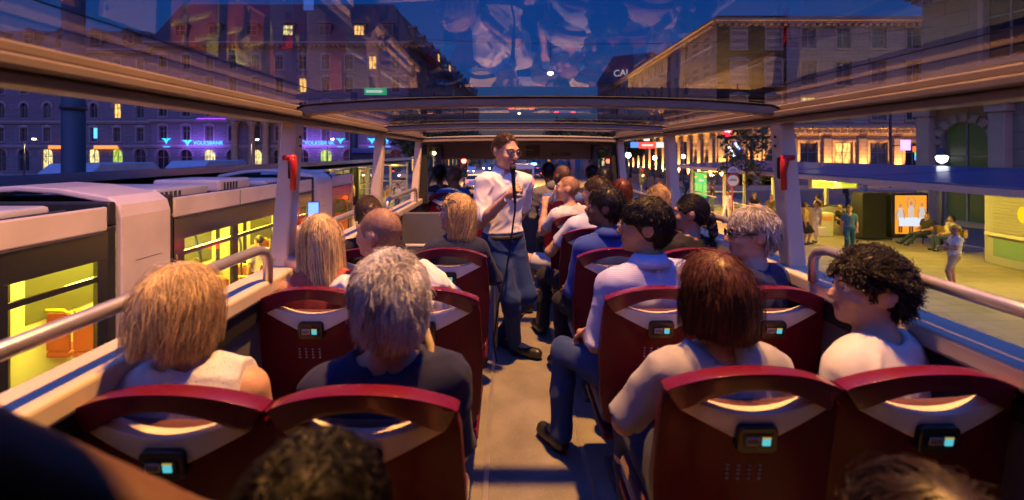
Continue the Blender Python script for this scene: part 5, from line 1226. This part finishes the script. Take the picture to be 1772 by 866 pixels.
# ------------------------------------------------------------------ cars
def make_car(label, paint):
    t = thing('parked_car' if False else 'car', label, 'car', (0, 0, 0), 0, 'cars driving ahead')
    prof = [(-2.1, .35), (-2.12, .75), (-2.0, .95), (-1.75, 1.0), (-1.25, 1.42), (-.3, 1.5), (.55, 1.38), (1.15, .98), (1.95, .85), (2.15, .6), (2.15, .35)]
    m = MB(); n = len(prof); vs = []
    for x, f in ((-.86, .0), (-.9, .5), (.9, .5), (.86, 0)):
        for (y, z) in prof: vs.append((x*(1-.17*max(0, (z-.95)/.5)), y, z))
    fs = [(k*n+i, k*n+(i+1) % n, (k+1)*n+(i+1) % n, (k+1)*n+i) for k in range(3) for i in range(n)]+[tuple(range(n)), tuple(range(3*n, 4*n))[::-1]]
    m.add(vs, fs); m.build('body', paint, t, bevel=.05, seg=3)
    m = MB(); m.add([(-.70, -1.79, 1.02), (.70, -1.79, 1.02), (.62, -1.31, 1.40), (-.62, -1.31, 1.40)], [(0, 1, 2, 3)]); m.build('rear_window', tblack, t)
    for s_ in (-1, 1):
        m = MB(); m.add([(s_*.885, -1.45, 1.0), (s_*.80, -1.15, 1.38), (s_*.785, -.2, 1.44), (s_*.80, .5, 1.34), (s_*.885, .95, 1.0)], [(0, 1, 2, 3, 4)]); m.build('side_window', tblack, t)
        m = MB(); m.b(s_*.68-.17, s_*.68+.17, -2.16, -2.09, .70, .88); m.build('tail_light', em('tail_red', (1., .03, .01), 14.), t, bevel=.02)
        for y in (-1.3, 1.35):
            m = MB(); m.lathe([(.32, -.1), (.32, .1)], (s_*.80, y, .32), 16, M=Matrix.Rotation(R(90), 3, 'Y')); w = m.build('wheel', rubber, t); m = MB(); m.lathe([(.2, -.11), (.2, .11)], (s_*.80, y, .32), 12, M=Matrix.Rotation(R(90), 3, 'Y')); m.build('rim', MATS['rail_metal'], w)
    m = MB(); m.b(-.26, .26, -2.145, -2.12, .50, .62); m.build('plate', white, t)
    return t
cw = pm('car_white', (.7, .7, .72), .25, coat=.6); cs = pm('car_silver', (.3, .3, .33), .3, .4, coat=.6); ck = pm('car_dark', (.02, .02, .03), .25, coat=.6)
c1 = make_car('white car directly ahead of the bus, tail lights on', cw); c1.location = (1.0, 17.0, GZ)
c2 = make_car('silver car second in the queue ahead', cs); c2.location = (.9, 24.5, GZ)
c3 = make_car('dark car third in the queue ahead', ck); c3.location = (1.0, 33, GZ)
dup(c1, (4.8, 40, GZ), 0, 'white car in the right lane ahead'); dup(c3, (-.2, 60, GZ), 0, 'dark car far up the middle lane'); dup(c2, (1.2, 78, GZ), 0, 'silver car far up the street'); dup(c3, (4.6, 70, GZ), 0, 'dark car far up the right lane'); dup(c1, (-3.6, 50, GZ), 0, 'white car waiting beyond the zebra crossing')
p_ = dup(c2, (5.4, 92, GZ), 0, 'police car with a blue roof light far up the street'); q = MB(); q.b(-.5, .5, -.6, -.3, 1.52, 1.72); q.build('blue_light', em('police_blue', (.08, .2, 1.), 60.), p_, local=True)
van = thing('delivery_van', 'boxy white van with a bright rear beyond the dark car', 'van', (1.6, 45, GZ)); MB().b(.6, 2.6, 43, 47.5, GZ+.4, GZ+2.7).build('body', cw, van, bevel=.08, seg=3); MB().b(.8, 2.4, 42.97, 42.995, GZ+1.5, GZ+2.3).build('rear_window', tblack, van)
for x in (.72, 2.48): MB().b(x-.1, x+.1, 42.95, 42.99, GZ+.9, GZ+1.3).build('tail_light', MATS['tail_red'], van); MB().lathe([(.35, -.1), (.35, .1)], (x, 44, GZ+.35), 14, M=Matrix.Rotation(R(90), 3, 'Y')).build('wheel', rubber, van)
# oncoming traffic on the left carriageway: headlights
for k, (x, y) in enumerate(((-3.9, 66), (-6.2, 80), (-4.2, 96))):
    o = dup(c1 if k % 2 else c2, (x, y, GZ), R(180), ('oncoming car with headlights beyond the crossing', 'second oncoming car with headlights', 'farthest oncoming car with headlights')[k]); 
    for s_ in (-1, 1): MB().ell((s_*.62, 2.14, .68), (.14, .06, .09), 8).build('headlight', em('head_white', (1., .9, .75), 60.), o, True, local=True)
# bicycles? parked scooters at the crossing stay out of sight behind the passengers
# ------------------------------------------------------------------ people on board
W_SHIRT = ('white_shirt', (.80, .78, .77), 'short')
gl_clear = glass('lens_clear', (.97, .97, .97), .25); fr_metal = pm('frame_metal', (.25, .23, .2), .3, .8); fr_dark = pm('frame_dark', (.015, .015, .018), .3); ln_dark = pm('lens_dark', (.01, .01, .012), .08)
def seatpos(c, i, dz=0): return (SX[c], (ROW_R if c[0] == 'R' else ROW_L)[i]+.27, dz)
G1 = None
# row nearest the camera
lace = pm('cloth_lace', (.62, .62, .68), .85, var=.08, vs=9, bump=.3, bs=250, kind='dots', p=(85, (.12, .12, .16), .10))
r, H_ = person('blonde bobbed woman in a sleeveless white lace top, left window seat nearest us', seatpos('LW', 0, -.03), 6, .95, sk='fair', top=('lace', (.6, .6, .65), 'none'), topkind=lace, bottom=('jeans', (.04, .06, .13), 'long'), hair=('bob', (.58, .41, .22)), head=(6, -6, 3), lean=(-.085, .0), wide=1.1, h=.0085, N=16000, male=False, hx=dict(lay=3.4, wave=.13, rad=.0010, zend=-.092, puff=.014, mess=.02))
r, H_ = person('grey haired woman in a navy top in the left aisle seat nearest us', seatpos('LA', 0, -.02), 14, .965, sk='fair', top=('navy_knit', (.022, .026, .075), 'elbow'), bottom=('black', (.015, .015, .02), 'long'), hair=('tousled', (.74, .71, .70)), head=(12, -3, 2), lean=(.0, .0), h=.0085, N=16000, male=False, neck_open=.06, wide=1.14, girth=1.1, hx=dict(nape=.085, puff=.020, rad=.0010))
spectacles(r, H_, fr_metal, gl_clear)
MB().ell(H_ @ Vector((-.088, -.01, -.048)), .005, 8).build('earring', fr_metal, r, True, local=True)
st = MB(); st.tube([(.115, -.10, .98), (.12, -.06, 1.075), (.115, .02, 1.085), (.10, .10, 1.02)], .016, 6, sx=.4, sy=1.); st.build('bag_strap', pm('strap_tan', (.30, .24, .15), .6), r, True, local=True)
r, H_ = person('auburn bobbed woman in a grey t-shirt, right aisle seat nearest us', seatpos('RA', 0, -.03), 6, .95, sk='fair', top=('grey_tee', (.34, .34, .38), 'elbow'), bottom=('navy', (.02, .025, .06), 'long'), hair=('bob', (.10, .035, .016)), head=(4, -2, 0), lean=(.0, .03), h=.0085, N=16000, male=False, girth=1.14, wide=1.16, neck_open=.02, hx=dict(zend=-.105, mess=.014, rad=.0010, puff=.018, lay=2.2), wrink=.010,
    arms={'L': ((-.27, .06, .77), (-.14, .26, .70)), 'R': ((.26, .06, .77), (.14, .26, .70))})
r, H_ = person('dark curly haired youth in a white t-shirt looking left, right window seat', seatpos('RW', 0, -.03), 30, .95, sk='fair', top=('white_tee', (.55, .55, .60), 'short'), bottom=('black', (.015, .015, .02), 'long'), hair=('curly', (.012, .009, .008)), head=(52, 2, -2), lean=(.07, .05), h=.0085, N=5200, male=True, hx=dict(flow=(-.05, .35, .25), rad_mix=.9, len=.048, curl=.003, wave=.38, nape=.085))
MB().ell(H_ @ Vector((-.089, -.01, -.045)), .0045, 8).build('earring', fr_dark, r, True, local=True)
# second row
stripe = pm('cloth_stripe', (.46, .48, .72), .85, bump=.25, bs=300, kind='stripe', p=(42, (.33, .37, .66)), spec=.2)
r, H_ = person('black haired man in glasses and a fine striped shirt, right aisle', seatpos('RA', 1), 22, 1.06, wide=1.12, sk='tan', top=('striped', (.5, .5, .8), 'elbow'), topkind=stripe, bottom=('denim', (.025, .05, .16), 'long'), hair=('thick', (.008, .007, .007)), head=(54, 0, -4), lean=(-.01, .02), h=.009, N=4500, collar=True, wrink=.009,
    legs={'L': ((-.20, .42, .53), (-.24, .38, .09), (-.27, .54, .045))})
spectacles(r, H_, fr_metal, gl_clear)
r, H_ = person('grey haired person in dark glasses and a navy jacket, right window seat', seatpos('RW', 1), 26, 1.0, sk='fair', top=('navy_jacket', (.016, .028, .10), 'long'), bottom=('black', (.015, .015, .02), 'long'), wide=1.12, hair=('short', (.46, .43, .39)), head=(54, -2, 0), lean=(.03, .02), h=.009, N=2600, male=False, hx=dict(len=.06, mess=.04, puff=.008), girth=1.1)
spectacles(r, H_, fr_dark, ln_dark, True)
r, H_ = person('shaven headed man in a white shirt leaning left, left aisle seat', seatpos('LA', 1), 20, 1.02, sk='fair', top=W_SHIRT, bottom=('striped_shorts', (.24, .21, .17), 'short'), hair=('crop', (.14, .085, .06)), head=(50, 4, -6), lean=(-.20, .06), h=.009, N=700, collar=True, girth=1.15, wrink=.010,
    arms={'L': ((-.46, .14, .98), (-.66, .34, 1.08)), 'R': ((.22, .12, .76), (.14, .36, .68))}, legs={'R': ((.25, .42, .52), (.27, .36, .09), (.31, .50, .045))})
r, H_ = person('long haired blonde filming the tram with a raised phone, left window seat', seatpos('LW', 1), 15, .96, sk='fair', top=('coral_top', (.45, .10, .07), 'none'), bottom=('jeans', (.04, .06, .13), 'long'), hair=('long', (.60, .44, .24)), head=(16, 0, -3), lean=(-.05, .04), h=.009, N=4500, male=False,
    arms={'L': ((-.22, .16, .90), (-.20, .22, 1.13), 'l', (.5, .8, 0), .9), 'R': ((.18, .12, .78), (.10, .34, .72))}, hx=dict(zend=-.22))
ph = thing('smartphone', 'smartphone with a glowing blue screen held up by the long haired blonde', 'phone', (-1.045, 2.46, 1.30))
MB().box((-1.045, 2.46, 1.30), (.058, .008, .115), rz=R(18)).build('phone_case', rubber, ph, bevel=.004); MB().box((-1.0435, 2.455, 1.30), (.051, .002, .104), rz=R(18)).build('screen', em('phone_blue', (.12, .25, 1.), 2.2), ph)
# third row
r, H_ = person('dark haired moustached man in a royal blue shirt, right aisle', seatpos('RA', 2), 20, 1.05, sk='brown', top=('royal_blue', (.03, .06, .30), 'long'), bottom=('black', (.015, .015, .02), 'long'), hair=('thick', (.008, .007, .007)), head=(52, 4, 0), lean=(-.02, .03), h=.010, N=2000, collar=True)
q = MB(); q.tube([H_ @ Vector(v) for v in ((-.028, .093, -.06), (0, .106, -.053), (.028, .093, -.06))], [.004, .008, .004], 6); q.build('moustache', pm('brow_dark', (.02, .015, .01), .6), r, True, local=True)
r, H_ = person('woman with a sleek black ponytail in a dark top, right window seat', seatpos('RW', 2), 18, .99, sk='tan', top=('black_top', (.015, .015, .02), 'short'), bottom=('black', (.015, .015, .02), 'long'), hair=('ponytail', (.010, .008, .008)), head=(46, -2, 0), lean=(.05, .02), h=.010, N=1800, male=False)
r, H_ = person('blonde woman with sunglasses pushed up in her hair, left aisle seat', seatpos('LA', 2), 14, .99, sk='fair', top=('navy_cardigan', (.02, .025, .06), 'long'), bottom=('jeans', (.03, .045, .10), 'long'), hair=('bob', (.58, .40, .19)), head=(60, 4, 0), lean=(.02, .03), h=.009, N=4500, male=False, hx=dict(zend=-.17, wave=.22, mess=.03), girth=1.08,
    arms={'R': ((.30, .08, .76), (.24, .30, .66)), 'L': None}, legs={'R': ((.24, .42, .53), (.27, .40, .09), (.29, .55, .045))})
spectacles(r, H_, fr_dark, ln_dark, True, .085)
r, H_ = person('woman with a dark messy bun by the left handrail', seatpos('LW', 2), 12, .98, sk='tan', top=('black_top', (.015, .015, .02), 'short'), bottom=('black', (.015, .015, .02), 'long'), hair=('bun', (.045, .022, .012)), head=(10, -4, 0), lean=(-.06, .03), h=.010, N=1800, male=False, hx=dict(mess=.05, lift=.25))
# further rows
r, H_ = person('brown haired man in a pale blue shirt, right aisle, ahead of the blue shirted man', seatpos('RA', 3), 14, 1.10, sk='fair', top=('pale_blue', (.46, .52, .70), 'short'), bottom=('dark', (.02, .02, .03), 'long'), hair=('short', (.05, .026, .014)), head=(40, 0, 0), lean=(.06, .03), h=.011, N=1500, collar=True, wrink=.010, arms={'L': ((-.28, .12, .80), (-.18, .36, .76)), 'R': None}, legs={'L': ((-.22, .42, .53), (-.25, .40, .09), (-.27, .56, .045))})
r, H_ = person('blonde woman with sunglasses on her hair by the right pillar', seatpos('RW', 3), 10, 1.01, sk='fair', top=('beige_top', (.35, .27, .2), 'short'), bottom=('dark', (.02, .02, .03), 'long'), hair=('sleek', (.42, .29, .13)), head=(14, 0, 0), lean=(.06, .0), h=.011, N=1400, male=False)
spectacles(r, H_, fr_dark, ln_dark, True, .085)
r, H_ = person('balding man in a white t-shirt holding an audio handset to his ear', seatpos('RA', 4), 34, 1.06, sk='fair', top=('white_tee', (.66, .65, .64), 'short'), bottom=('white_shorts', (.45, .47, .50), 'short'), hair=('crop', (.16, .085, .035)), head=(42, 8, 0), lean=(-.05, .06), h=.0105, N=900, hx=dict(front=.012),
    arms={'L': ((-.24, .20, .84), (-.15, .27, 1.08), 'l', (.6, .3, 0), 1.0), 'R': ((.22, .1, .8), (.08, .32, .80))}, legs={'L': ((-.26, .40, .53), (-.28, .36, .09), (-.32, .50, .045))})
q = thing('audio_handset', 'pale stick shaped audio handset at the ear of the balding man', 'handset', (.46, 4.62, 1.22)); MB().tube([(.50, 4.55, 1.29), (.47, 4.60, 1.20), (.455, 4.62, 1.10)], [.016, .013, .013], 8).build('handset_body', pm('handset_grey', (.4, .36, .33), .4), q, True)
r, H_ = person('passenger with dark red hair by the right front pillar', seatpos('RW', 4), 4, 1.02, sk='fair', top=('dark_red', (.12, .015, .02), 'short'), bottom=('dark', (.02, .02, .03), 'long'), hair=('bob', (.09, .022, .012)), lean=(-.02, 0), h=.013, N=800, male=False)
x, y, z = seatpos('RA', 5); r, H_ = person('dark skinned man with cropped hair and a blue shirt near the front', (x, y, .06), 16, 1.10, sk='brown', top=('mid_blue', (.08, .14, .36), 'short'), bottom=('dark', (.02, .02, .03), 'long'), hair=('crop', (.02, .012, .009)), head=(14, 0, 0), lean=(-.04, 0), h=.013, N=600)
x, y, z = seatpos('RW', 5); person('black haired passenger near the right front window, seen from behind', (x, y, .06), 2, 1.05, sk='brown', top=('black_top', (.015, .015, .02), 'short'), bottom=('dark', (.02, .02, .03), 'long'), hair=('thick', (.010, .008, .008)), lean=(-.03, 0), h=.014, N=600)
x, y, z = seatpos('RA', 6); r, H_ = person('man in a grey hoodie in the front row, black hair edged with blue light', (x, y, .06), 6, 1.12, sk='brown', top=('grey_hoodie', (.16, .16, .17), 'long'), bottom=('dark', (.02, .02, .03), 'long'), hair=('short', (.010, .008, .008)), lean=(-.10, 0), h=.014, N=600, girth=1.1)
V, F = blob([ell((-.06, -.11, 1.14), (.11, .06, .07))], .012); np_mesh('hood', V, F, MATS['cloth_grey_hoodie'], r)
x, y, z = seatpos('RW', 6); person('front row passenger with a dark head against the windscreen', (x, y, .06), 0, 1.08, sk='brown', top=('dark_jacket', (.03, .03, .04), 'long'), bottom=('dark', (.02, .02, .03), 'long'), hair=('short', (.012, .010, .009)), lean=(-.02, 0), h=.014, N=500)
r, H_ = person('man in a blue shirt and sunglasses by the left front window, looking left', (-.78, 6.2, .05), 30, 1.04, sk='brown', top=('azure_shirt', (.04, .12, .36), 'short'), bottom=('dark', (.02, .02, .03), 'long'), hair=('crop', (.03, .018, .012)), head=(28, -2, 0), lean=(.04, 0), h=.012, N=600, girth=1.1)
spectacles(r, H_, fr_dark, ln_dark, True)
q = MB(); q.tube([(.02, -.145, .82), (.08, -.12, 1.0), (.12, -.05, 1.125), (.115, .06, 1.10)], .028, 6, sx=.3, sy=1.); q.build('shoulder_strap', rubber, r, True, local=True)
r, H_ = person('dark curly haired passenger raising both hands at the left front window', (-.98, 6.75, .05), 14, 1.03, sk='brown', top=('dark_jacket', (.03, .03, .04), 'short'), bottom=('dark', (.02, .02, .03), 'long'), hair=('curly', (.012, .009, .008)), lean=(-.02, 0), h=.013, N=700, male=False,
    arms={'L': ((-.24, .2, .95), (-.12, .32, 1.2), 'l', (.5, .5, 0), .8), 'R': ((.24, .2, .95), (.12, .32, 1.2), 'l', (-.5, .5, 0), .8)})
# behind the nearest seats
x_, y_ = -.24, .60
person('dark haired person whose head top rises at the bottom edge, left of the aisle', (x_, y_-.02, -.10), 0, 1.0, sk='tan', top=('black_top', (.015, .015, .02), 'short'), bottom=('dark', (.02, .02, .03), 'long'), hair=('thick', (.004, .003, .003)), lean=(.0, .02), h=.011, N=8000, hx=dict(rad=.001))
person('auburn haired person whose head top rises at the bottom right corner', (.545, .60, -.15), 0, 1.0, sk='fair', top=('black_top', (.015, .015, .02), 'short'), bottom=('dark', (.02, .02, .03), 'long'), hair=('bob', (.012, .005, .003)), lean=(.0, .02), h=.011, N=4500, male=False)
person('sleeveless person at the bottom left corner, bare shoulder and arm in view', (-.74, .46, 0), 0, .99, 'stand', sk='dark', top=('black_top', (.015, .015, .02), 'none'), bottom=('dark', (.02, .02, .03), 'long'), hair=('short', (.02, .012, .01)), h=.012, N=0,
    arms={'R': ((.40, .06, 1.16), (.62, .16, 1.08), 'l'), 'L': None})
# the guide standing in the aisle
gx, gy = -.03, 3.62
r, H_ = person('guide in a white shirt and jeans standing in the aisle, speaking into a microphone', (gx, gy, 0), 206, 1.02, 'stand', sk='fair', top=('white_shirt', (.80, .78, .77), 'elbow'), hem=.045, hsc=1.10, bottom=('denim_guide', (.018, .042, .15), 'long'), hair=('short', (.09, .045, .02)), head=(14, -9, 0), lean=(.0, .02), h=.0075, N=2600, collar=True, wrink=.009, girth=1.02, hx=dict(front=.006, len=.020, flow=(0, -.7, .25), rad_mix=.15, lift=.22, puff=.001, grav=.02, nape=.05, mess=.008, wave=.0),
    arms={'R': ((-.20, 3.46, 1.085), (.015, 3.27, 1.315), 'w', (.75, .5, -.25), 1.15), 'L': ((.14, 3.80, 1.14), (.02, 3.86, .98), 'w')},
    legs={'R': ((.03, 3.47, .50), (.06, 3.66, .085), (.24, 3.57, .045), 'w'), 'L': ((.16, 3.55, .52), (-.04, 3.83, .085), (.06, 3.72, .045), 'w')})
spectacles(r, H_, fr_metal, gl_clear)
q = MB(); q.tube([(.170*math.cos(a), .002+.127*math.sin(a), .962) for a in np.linspace(0, 2*math.pi, 28, endpoint=False)], .02, 8, closed=True, sx=1., sy=.35); q.build('belt', rubber, r, True, local=True)
d_ = Vector((.03, -.19, .23)).normalized()
q = MB(); wv = Vector((.0, 3.285, 1.30)); q.tube([wv+Vector((.028*math.cos(a), .028*math.sin(a)*.7, .02*math.sin(a))) for a in np.linspace(0, 2*math.pi, 14, endpoint=False)], .008, 6, closed=True)
o = q.build('watch_strap', pm('strap_metal', (.5, .45, .4), .3, .7), None, True); w_ = thing('wristwatch', 'silver wristwatch with a pale dial on the guide', 'watch', (.0, 3.285, 1.30)); 
o.data.transform(Matrix.Translation(-Vector(w_.location))); o.parent = w_
MB().lathe([(.019, 0), (.019, .008)], (0, -.025, -.012), 18, M=Matrix.Rotation(R(75), 3, 'X')).build('dial', pm('dial_white', (.75, .75, .72), .25), w_, local=True)
mic = thing('microphone', 'black handheld microphone with its cable in the hand of the guide', 'microphone', (.05, 3.2, 1.4))
m0 = Vector((.040, 3.175, 1.535)); m1 = Vector((.058, 3.19, 1.27)); dv = (m1-m0).normalized()
MB().tube([m0+dv*.045, m0+dv*.07, m1-dv*.02, m1], [.018, .014, .0115, .010], 12).build('handle', rubber, mic, True)
q = MB(); q.ell(m0+dv*.022, (.024, .024, .028), 14); q.build('grille', pm('mic_grille', (.03, .03, .03), .45, .6, bump=.6, bs=400), mic, True)
q = MB(); q.tube([m1, m1+Vector((.0, .0, -.05)), (.045, 3.30, 1.10), (.03, 3.42, .95), (.0, 3.44, .75), (-.06, 3.40, .5), (-.10, 3.42, .2), (-.08, 3.5, .02)], .007, 8); q.build('cable', rubber, mic, True)
# ------------------------------------------------------------------ people on the platforms
PEDS = [  # label, x, y, yaw, pose, skin, top, bottom, hair, male
 ('man in a white t-shirt, beige shorts and cap walking on the right platform', 12.1, 12.3, 70, 'stand', 'tan', ('white_tee', (.66, .65, .64), 'short'), ('beige_shorts', (.40, .31, .18), 'short'), ('short', (.25, .16, .06)), True),
 ('man in a blue shirt and jeans standing on the right platform', 12.65, 16.8, 150, 'stand', 'tan', ('blue_tee', (.05, .11, .24), 'short'), ('teal_jeans', (.02, .09, .14), 'long'), ('short', (.03, .02, .015)), True),
 ('woman in white trousers carrying a pale bag on the right platform', 12.75, 18.7, 90, 'stand', 'tan', ('white_top', (.55, .5, .45), 'short'), ('white_trousers', (.6, .58, .5), 'long'), ('bob', (.04, .02, .012)), False),
 ('person in yellow standing behind the woman with the pale bag', 14.6, 21.4, 20, 'stand', 'tan', ('yellow_top', (.5, .33, .06), 'short'), ('dark', (.02, .02, .03), 'long'), ('short', (.04, .02, .012)), True),
 ('person in black sitting on the bench, knees drawn up, left of the poster', 15.05, 20.45, 175, 'sit', 'tan', ('black_top', (.015, .015, .02), 'short'), ('dark', (.02, .02, .03), 'long'), ('bob', (.4, .26, .08)), False),
 ('blonde person sitting close beside another on the bench left of the poster', 15.55, 20.5, 190, 'sit', 'tan', ('black_top', (.015, .015, .02), 'short'), ('ochre', (.4, .28, .08), 'short'), ('short', (.35, .22, .07)), True),
 ('lounging man in dark jeans with legs stretched out on the right bench', 16.45, 17.9, 95, 'sit', 'tan', ('dark_tee', (.04, .03, .03), 'short'), ('dark_jeans', (.02, .03, .05), 'long'), ('short', (.25, .15, .05)), True),
 ('person in a pale top bent forward on the right bench', 16.5, 17.0, 80, 'sit', 'tan', ('pale_top', (.5, .45, .3), 'short'), ('jeans', (.04, .06, .13), 'long'), ('bob', (.02, .015, .012)), False),
 ('person in a black top and jeans by the railing at the shelter end', 12.9, 28.6, 60, 'stand', 'tan', ('black_top', (.015, .015, .02), 'short'), ('light_jeans', (.16, .22, .32), 'long'), ('short', (.02, .015, .012)), True),
 ('person in long white clothes near the stop sign', 11.6, 23.9, 120, 'stand', 'tan', ('white_top', (.55, .5, .45), 'long'), ('white_trousers', (.6, .58, .5), 'long'), ('short', (.12, .08, .05)), True),
 ('person in black and white beside the sapling trunk', 12.3, 22.6, 160, 'stand', 'tan', ('black_top', (.015, .015, .02), 'short'), ('white_trousers', (.6, .58, .5), 'long'), ('bob', (.03, .02, .015)), False),
 ('older grey haired man in olive beside the sapling', 12.5, 21.5, 140, 'stand', 'fair', ('olive_shirt', (.14, .13, .05), 'short'), ('dark', (.02, .02, .03), 'long'), ('short', (.4, .38, .35)), True),
 ('man in a light blue shirt with an outstretched arm right of the sapling', 12.1, 20.2, 60, 'stand', 'tan', ('pale_blue', (.46, .52, .70), 'short'), ('dark', (.02, .02, .03), 'long'), ('short', (.35, .3, .25)), True),
 ('woman in a long pale dress facing the bus', 11.7, 18.6, 190, 'stand', 'tan', ('pale_dress', (.5, .38, .27), 'none'), ('pale_dress', (.5, .38, .27), 'long'), ('bob', (.05, .03, .02)), False),
 ('woman in a yellow top and black skirt by the front right pillar', 12.0, 18.3, 240, 'stand', 'tan', ('yellow_top', (.5, .33, .06), 'short'), ('black', (.015, .015, .02), 'dress'), ('bob', (.03, .02, .015)), False),
 ('man in a dark suit and white shirt walking across the road beyond the shelter', 23.5, 31.5, 200, 'stand', 'fair', ('dark_jacket', (.03, .03, .04), 'long'), ('dark', (.02, .02, .03), 'long'), ('short', (.04, .03, .02)), True),
 ('second walker in grey beyond the shelter', 25.5, 32.5, 170, 'stand', 'fair', ('grey_tee', (.34, .34, .38), 'long'), ('dark', (.02, .02, .03), 'long'), ('short', (.05, .03, .02)), True),
 ('walker in dark clothes at the far corner of the right shelter', 14.0, 35.5, 30, 'stand', 'fair', ('navy_jacket', (.018, .024, .07), 'long'), ('dark', (.02, .02, .03), 'long'), ('short', (.03, .02, .02)), True),
 ('pedestrian in black waiting at the right crossing', 8.6, 27.5, 100, 'stand', 'tan', ('black_top', (.015, .015, .02), 'short'), ('dark', (.02, .02, .03), 'short'), ('short', (.04, .03, .02)), True),
 ('pedestrian in pink crossing beyond the right crossing signal', 10.4, 31.0, 80, 'stand', 'fair', ('pink_top', (.5, .25, .25), 'short'), ('pale_dress', (.5, .38, .27), 'long'), ('bob', (.2, .1, .05)), False),
 ('woman in an orange top standing by the lit left kiosks', -7.9, 30.0, 120, 'stand', 'tan', ('orange_top', (.5, .2, .05), 'short'), ('pale_dress', (.5, .38, .27), 'short'), ('long', (.4, .25, .1)), False),
 ('person in black beside the woman in orange on the left platform', -7.6, 31.5, 200, 'stand', 'tan', ('black_top', (.015, .015, .02), 'short'), ('dark', (.02, .02, .03), 'long'), ('short', (.04, .03, .02)), True),
 ('person in white with a backpack on the left platform', -7.3, 30.4, 150, 'stand', 'tan', ('white_top', (.55, .5, .45), 'short'), ('jeans', (.04, .06, .13), 'long'), ('short', (.04, .03, .02)), True),
 ('person in a yellow shirt behind the tram nose', -10.6, 31.0, 180, 'stand', 'tan', ('yellow_top', (.5, .33, .06), 'short'), ('dark', (.02, .02, .03), 'long'), ('short', (.04, .03, .02)), True),
]
for i, (lab, x, y, yw, po, sk, tp, bt, hr, ml) in enumerate(PEDS):
    lg_ = None; ar_ = None; z = PZ if (9.2 < x < 18.5 and y < 46) or x < -7.9 else GZ
    if po == 'stand':
        a = (.10, -.06) if i % 2 else (-.05, .12)
        lg_ = {'R': ((.09, .08+a[0], .50), (.09, a[0], .085), (.11, a[0]+.15, .045)), 'L': ((-.09, .06+a[1], .50), (-.09, a[1]-.02, .085), (-.11, a[1]+.13, .045))}
        if i in (0, 10, 13): ar_ = {'R': ((.21, .06, 1.13), (.04, .24, 1.10)), 'L': ((-.21, .06, 1.13), (-.02, .25, 1.14))}
        if i == 12: ar_ = {'R': ((.40, .1, 1.30), (.62, .2, 1.15)), 'L': None}
    elif i == 6: lg_ = {'R': ((.12, .50, .46), (.16, .86, .14), (.2, 1.0, .16)), 'L': ((-.10, .48, .48), (-.06, .80, .12), (-.06, .95, .12))}
    rt, H_ = person(lab, (x, y, z), yw, 1.0, po, sk=sk, top=tp, bottom=bt, hair=hr, male=ml, h=.021, N=0, arms=ar_, legs=lg_, wrink=.006, head=((i*53) % 50-25, 0, 0))
    if i == 0: V, F = blob([ell((0, .0, .05), (.092, .11, .085)), ell((0, .11, .06), (.06, .07, .012))], .015, [((0, 0, -1.), -.04)]); np_mesh('cap', xform(H_, V), F, cloth('straw', (.45, .32, .10)), rt)
    if i == 2:
        bg_ = thing('shopping_bag', 'pale shopping bag carried by the woman in white trousers', 'bag', (12.72, 18.45, PZ+.35)); MB().b(12.55, 12.9, 18.38, 18.55, PZ+.30, PZ+.68).build('bag_body', pm('bag_pale', (.6, .5, .42), .6), bg_, bevel=.04, seg=3); MB().tube([(12.65, 18.46, PZ+.68), (12.68, 18.48, PZ+.8), (12.77, 18.48, PZ+.8), (12.8, 18.46, PZ+.68)], .01, 5).build('bag_handle', MATS['bag_pale'], bg_, True)
person('standing tram passenger in a white shirt behind the lit tram window', (-5.3, 9.7, -1.85), 60, 1.0, 'stand', sk='tan', top=('white_shirt', (.80, .78, .77), 'short'), bottom=('dark', (.02, .02, .03), 'long'), hair=('short', (.04, .02, .01)), h=.022, N=0)
person('standing tram passenger in a dark jacket behind the lit tram window', (-6.1, 8.3, -1.85), -40, 1.0, 'stand', sk='tan', top=('dark_jacket', (.03, .03, .04), 'long'), bottom=('dark', (.02, .02, .03), 'long'), hair=('bob', (.04, .02, .01)), h=.022, N=0, male=False)
bpy.context.view_layer.update()
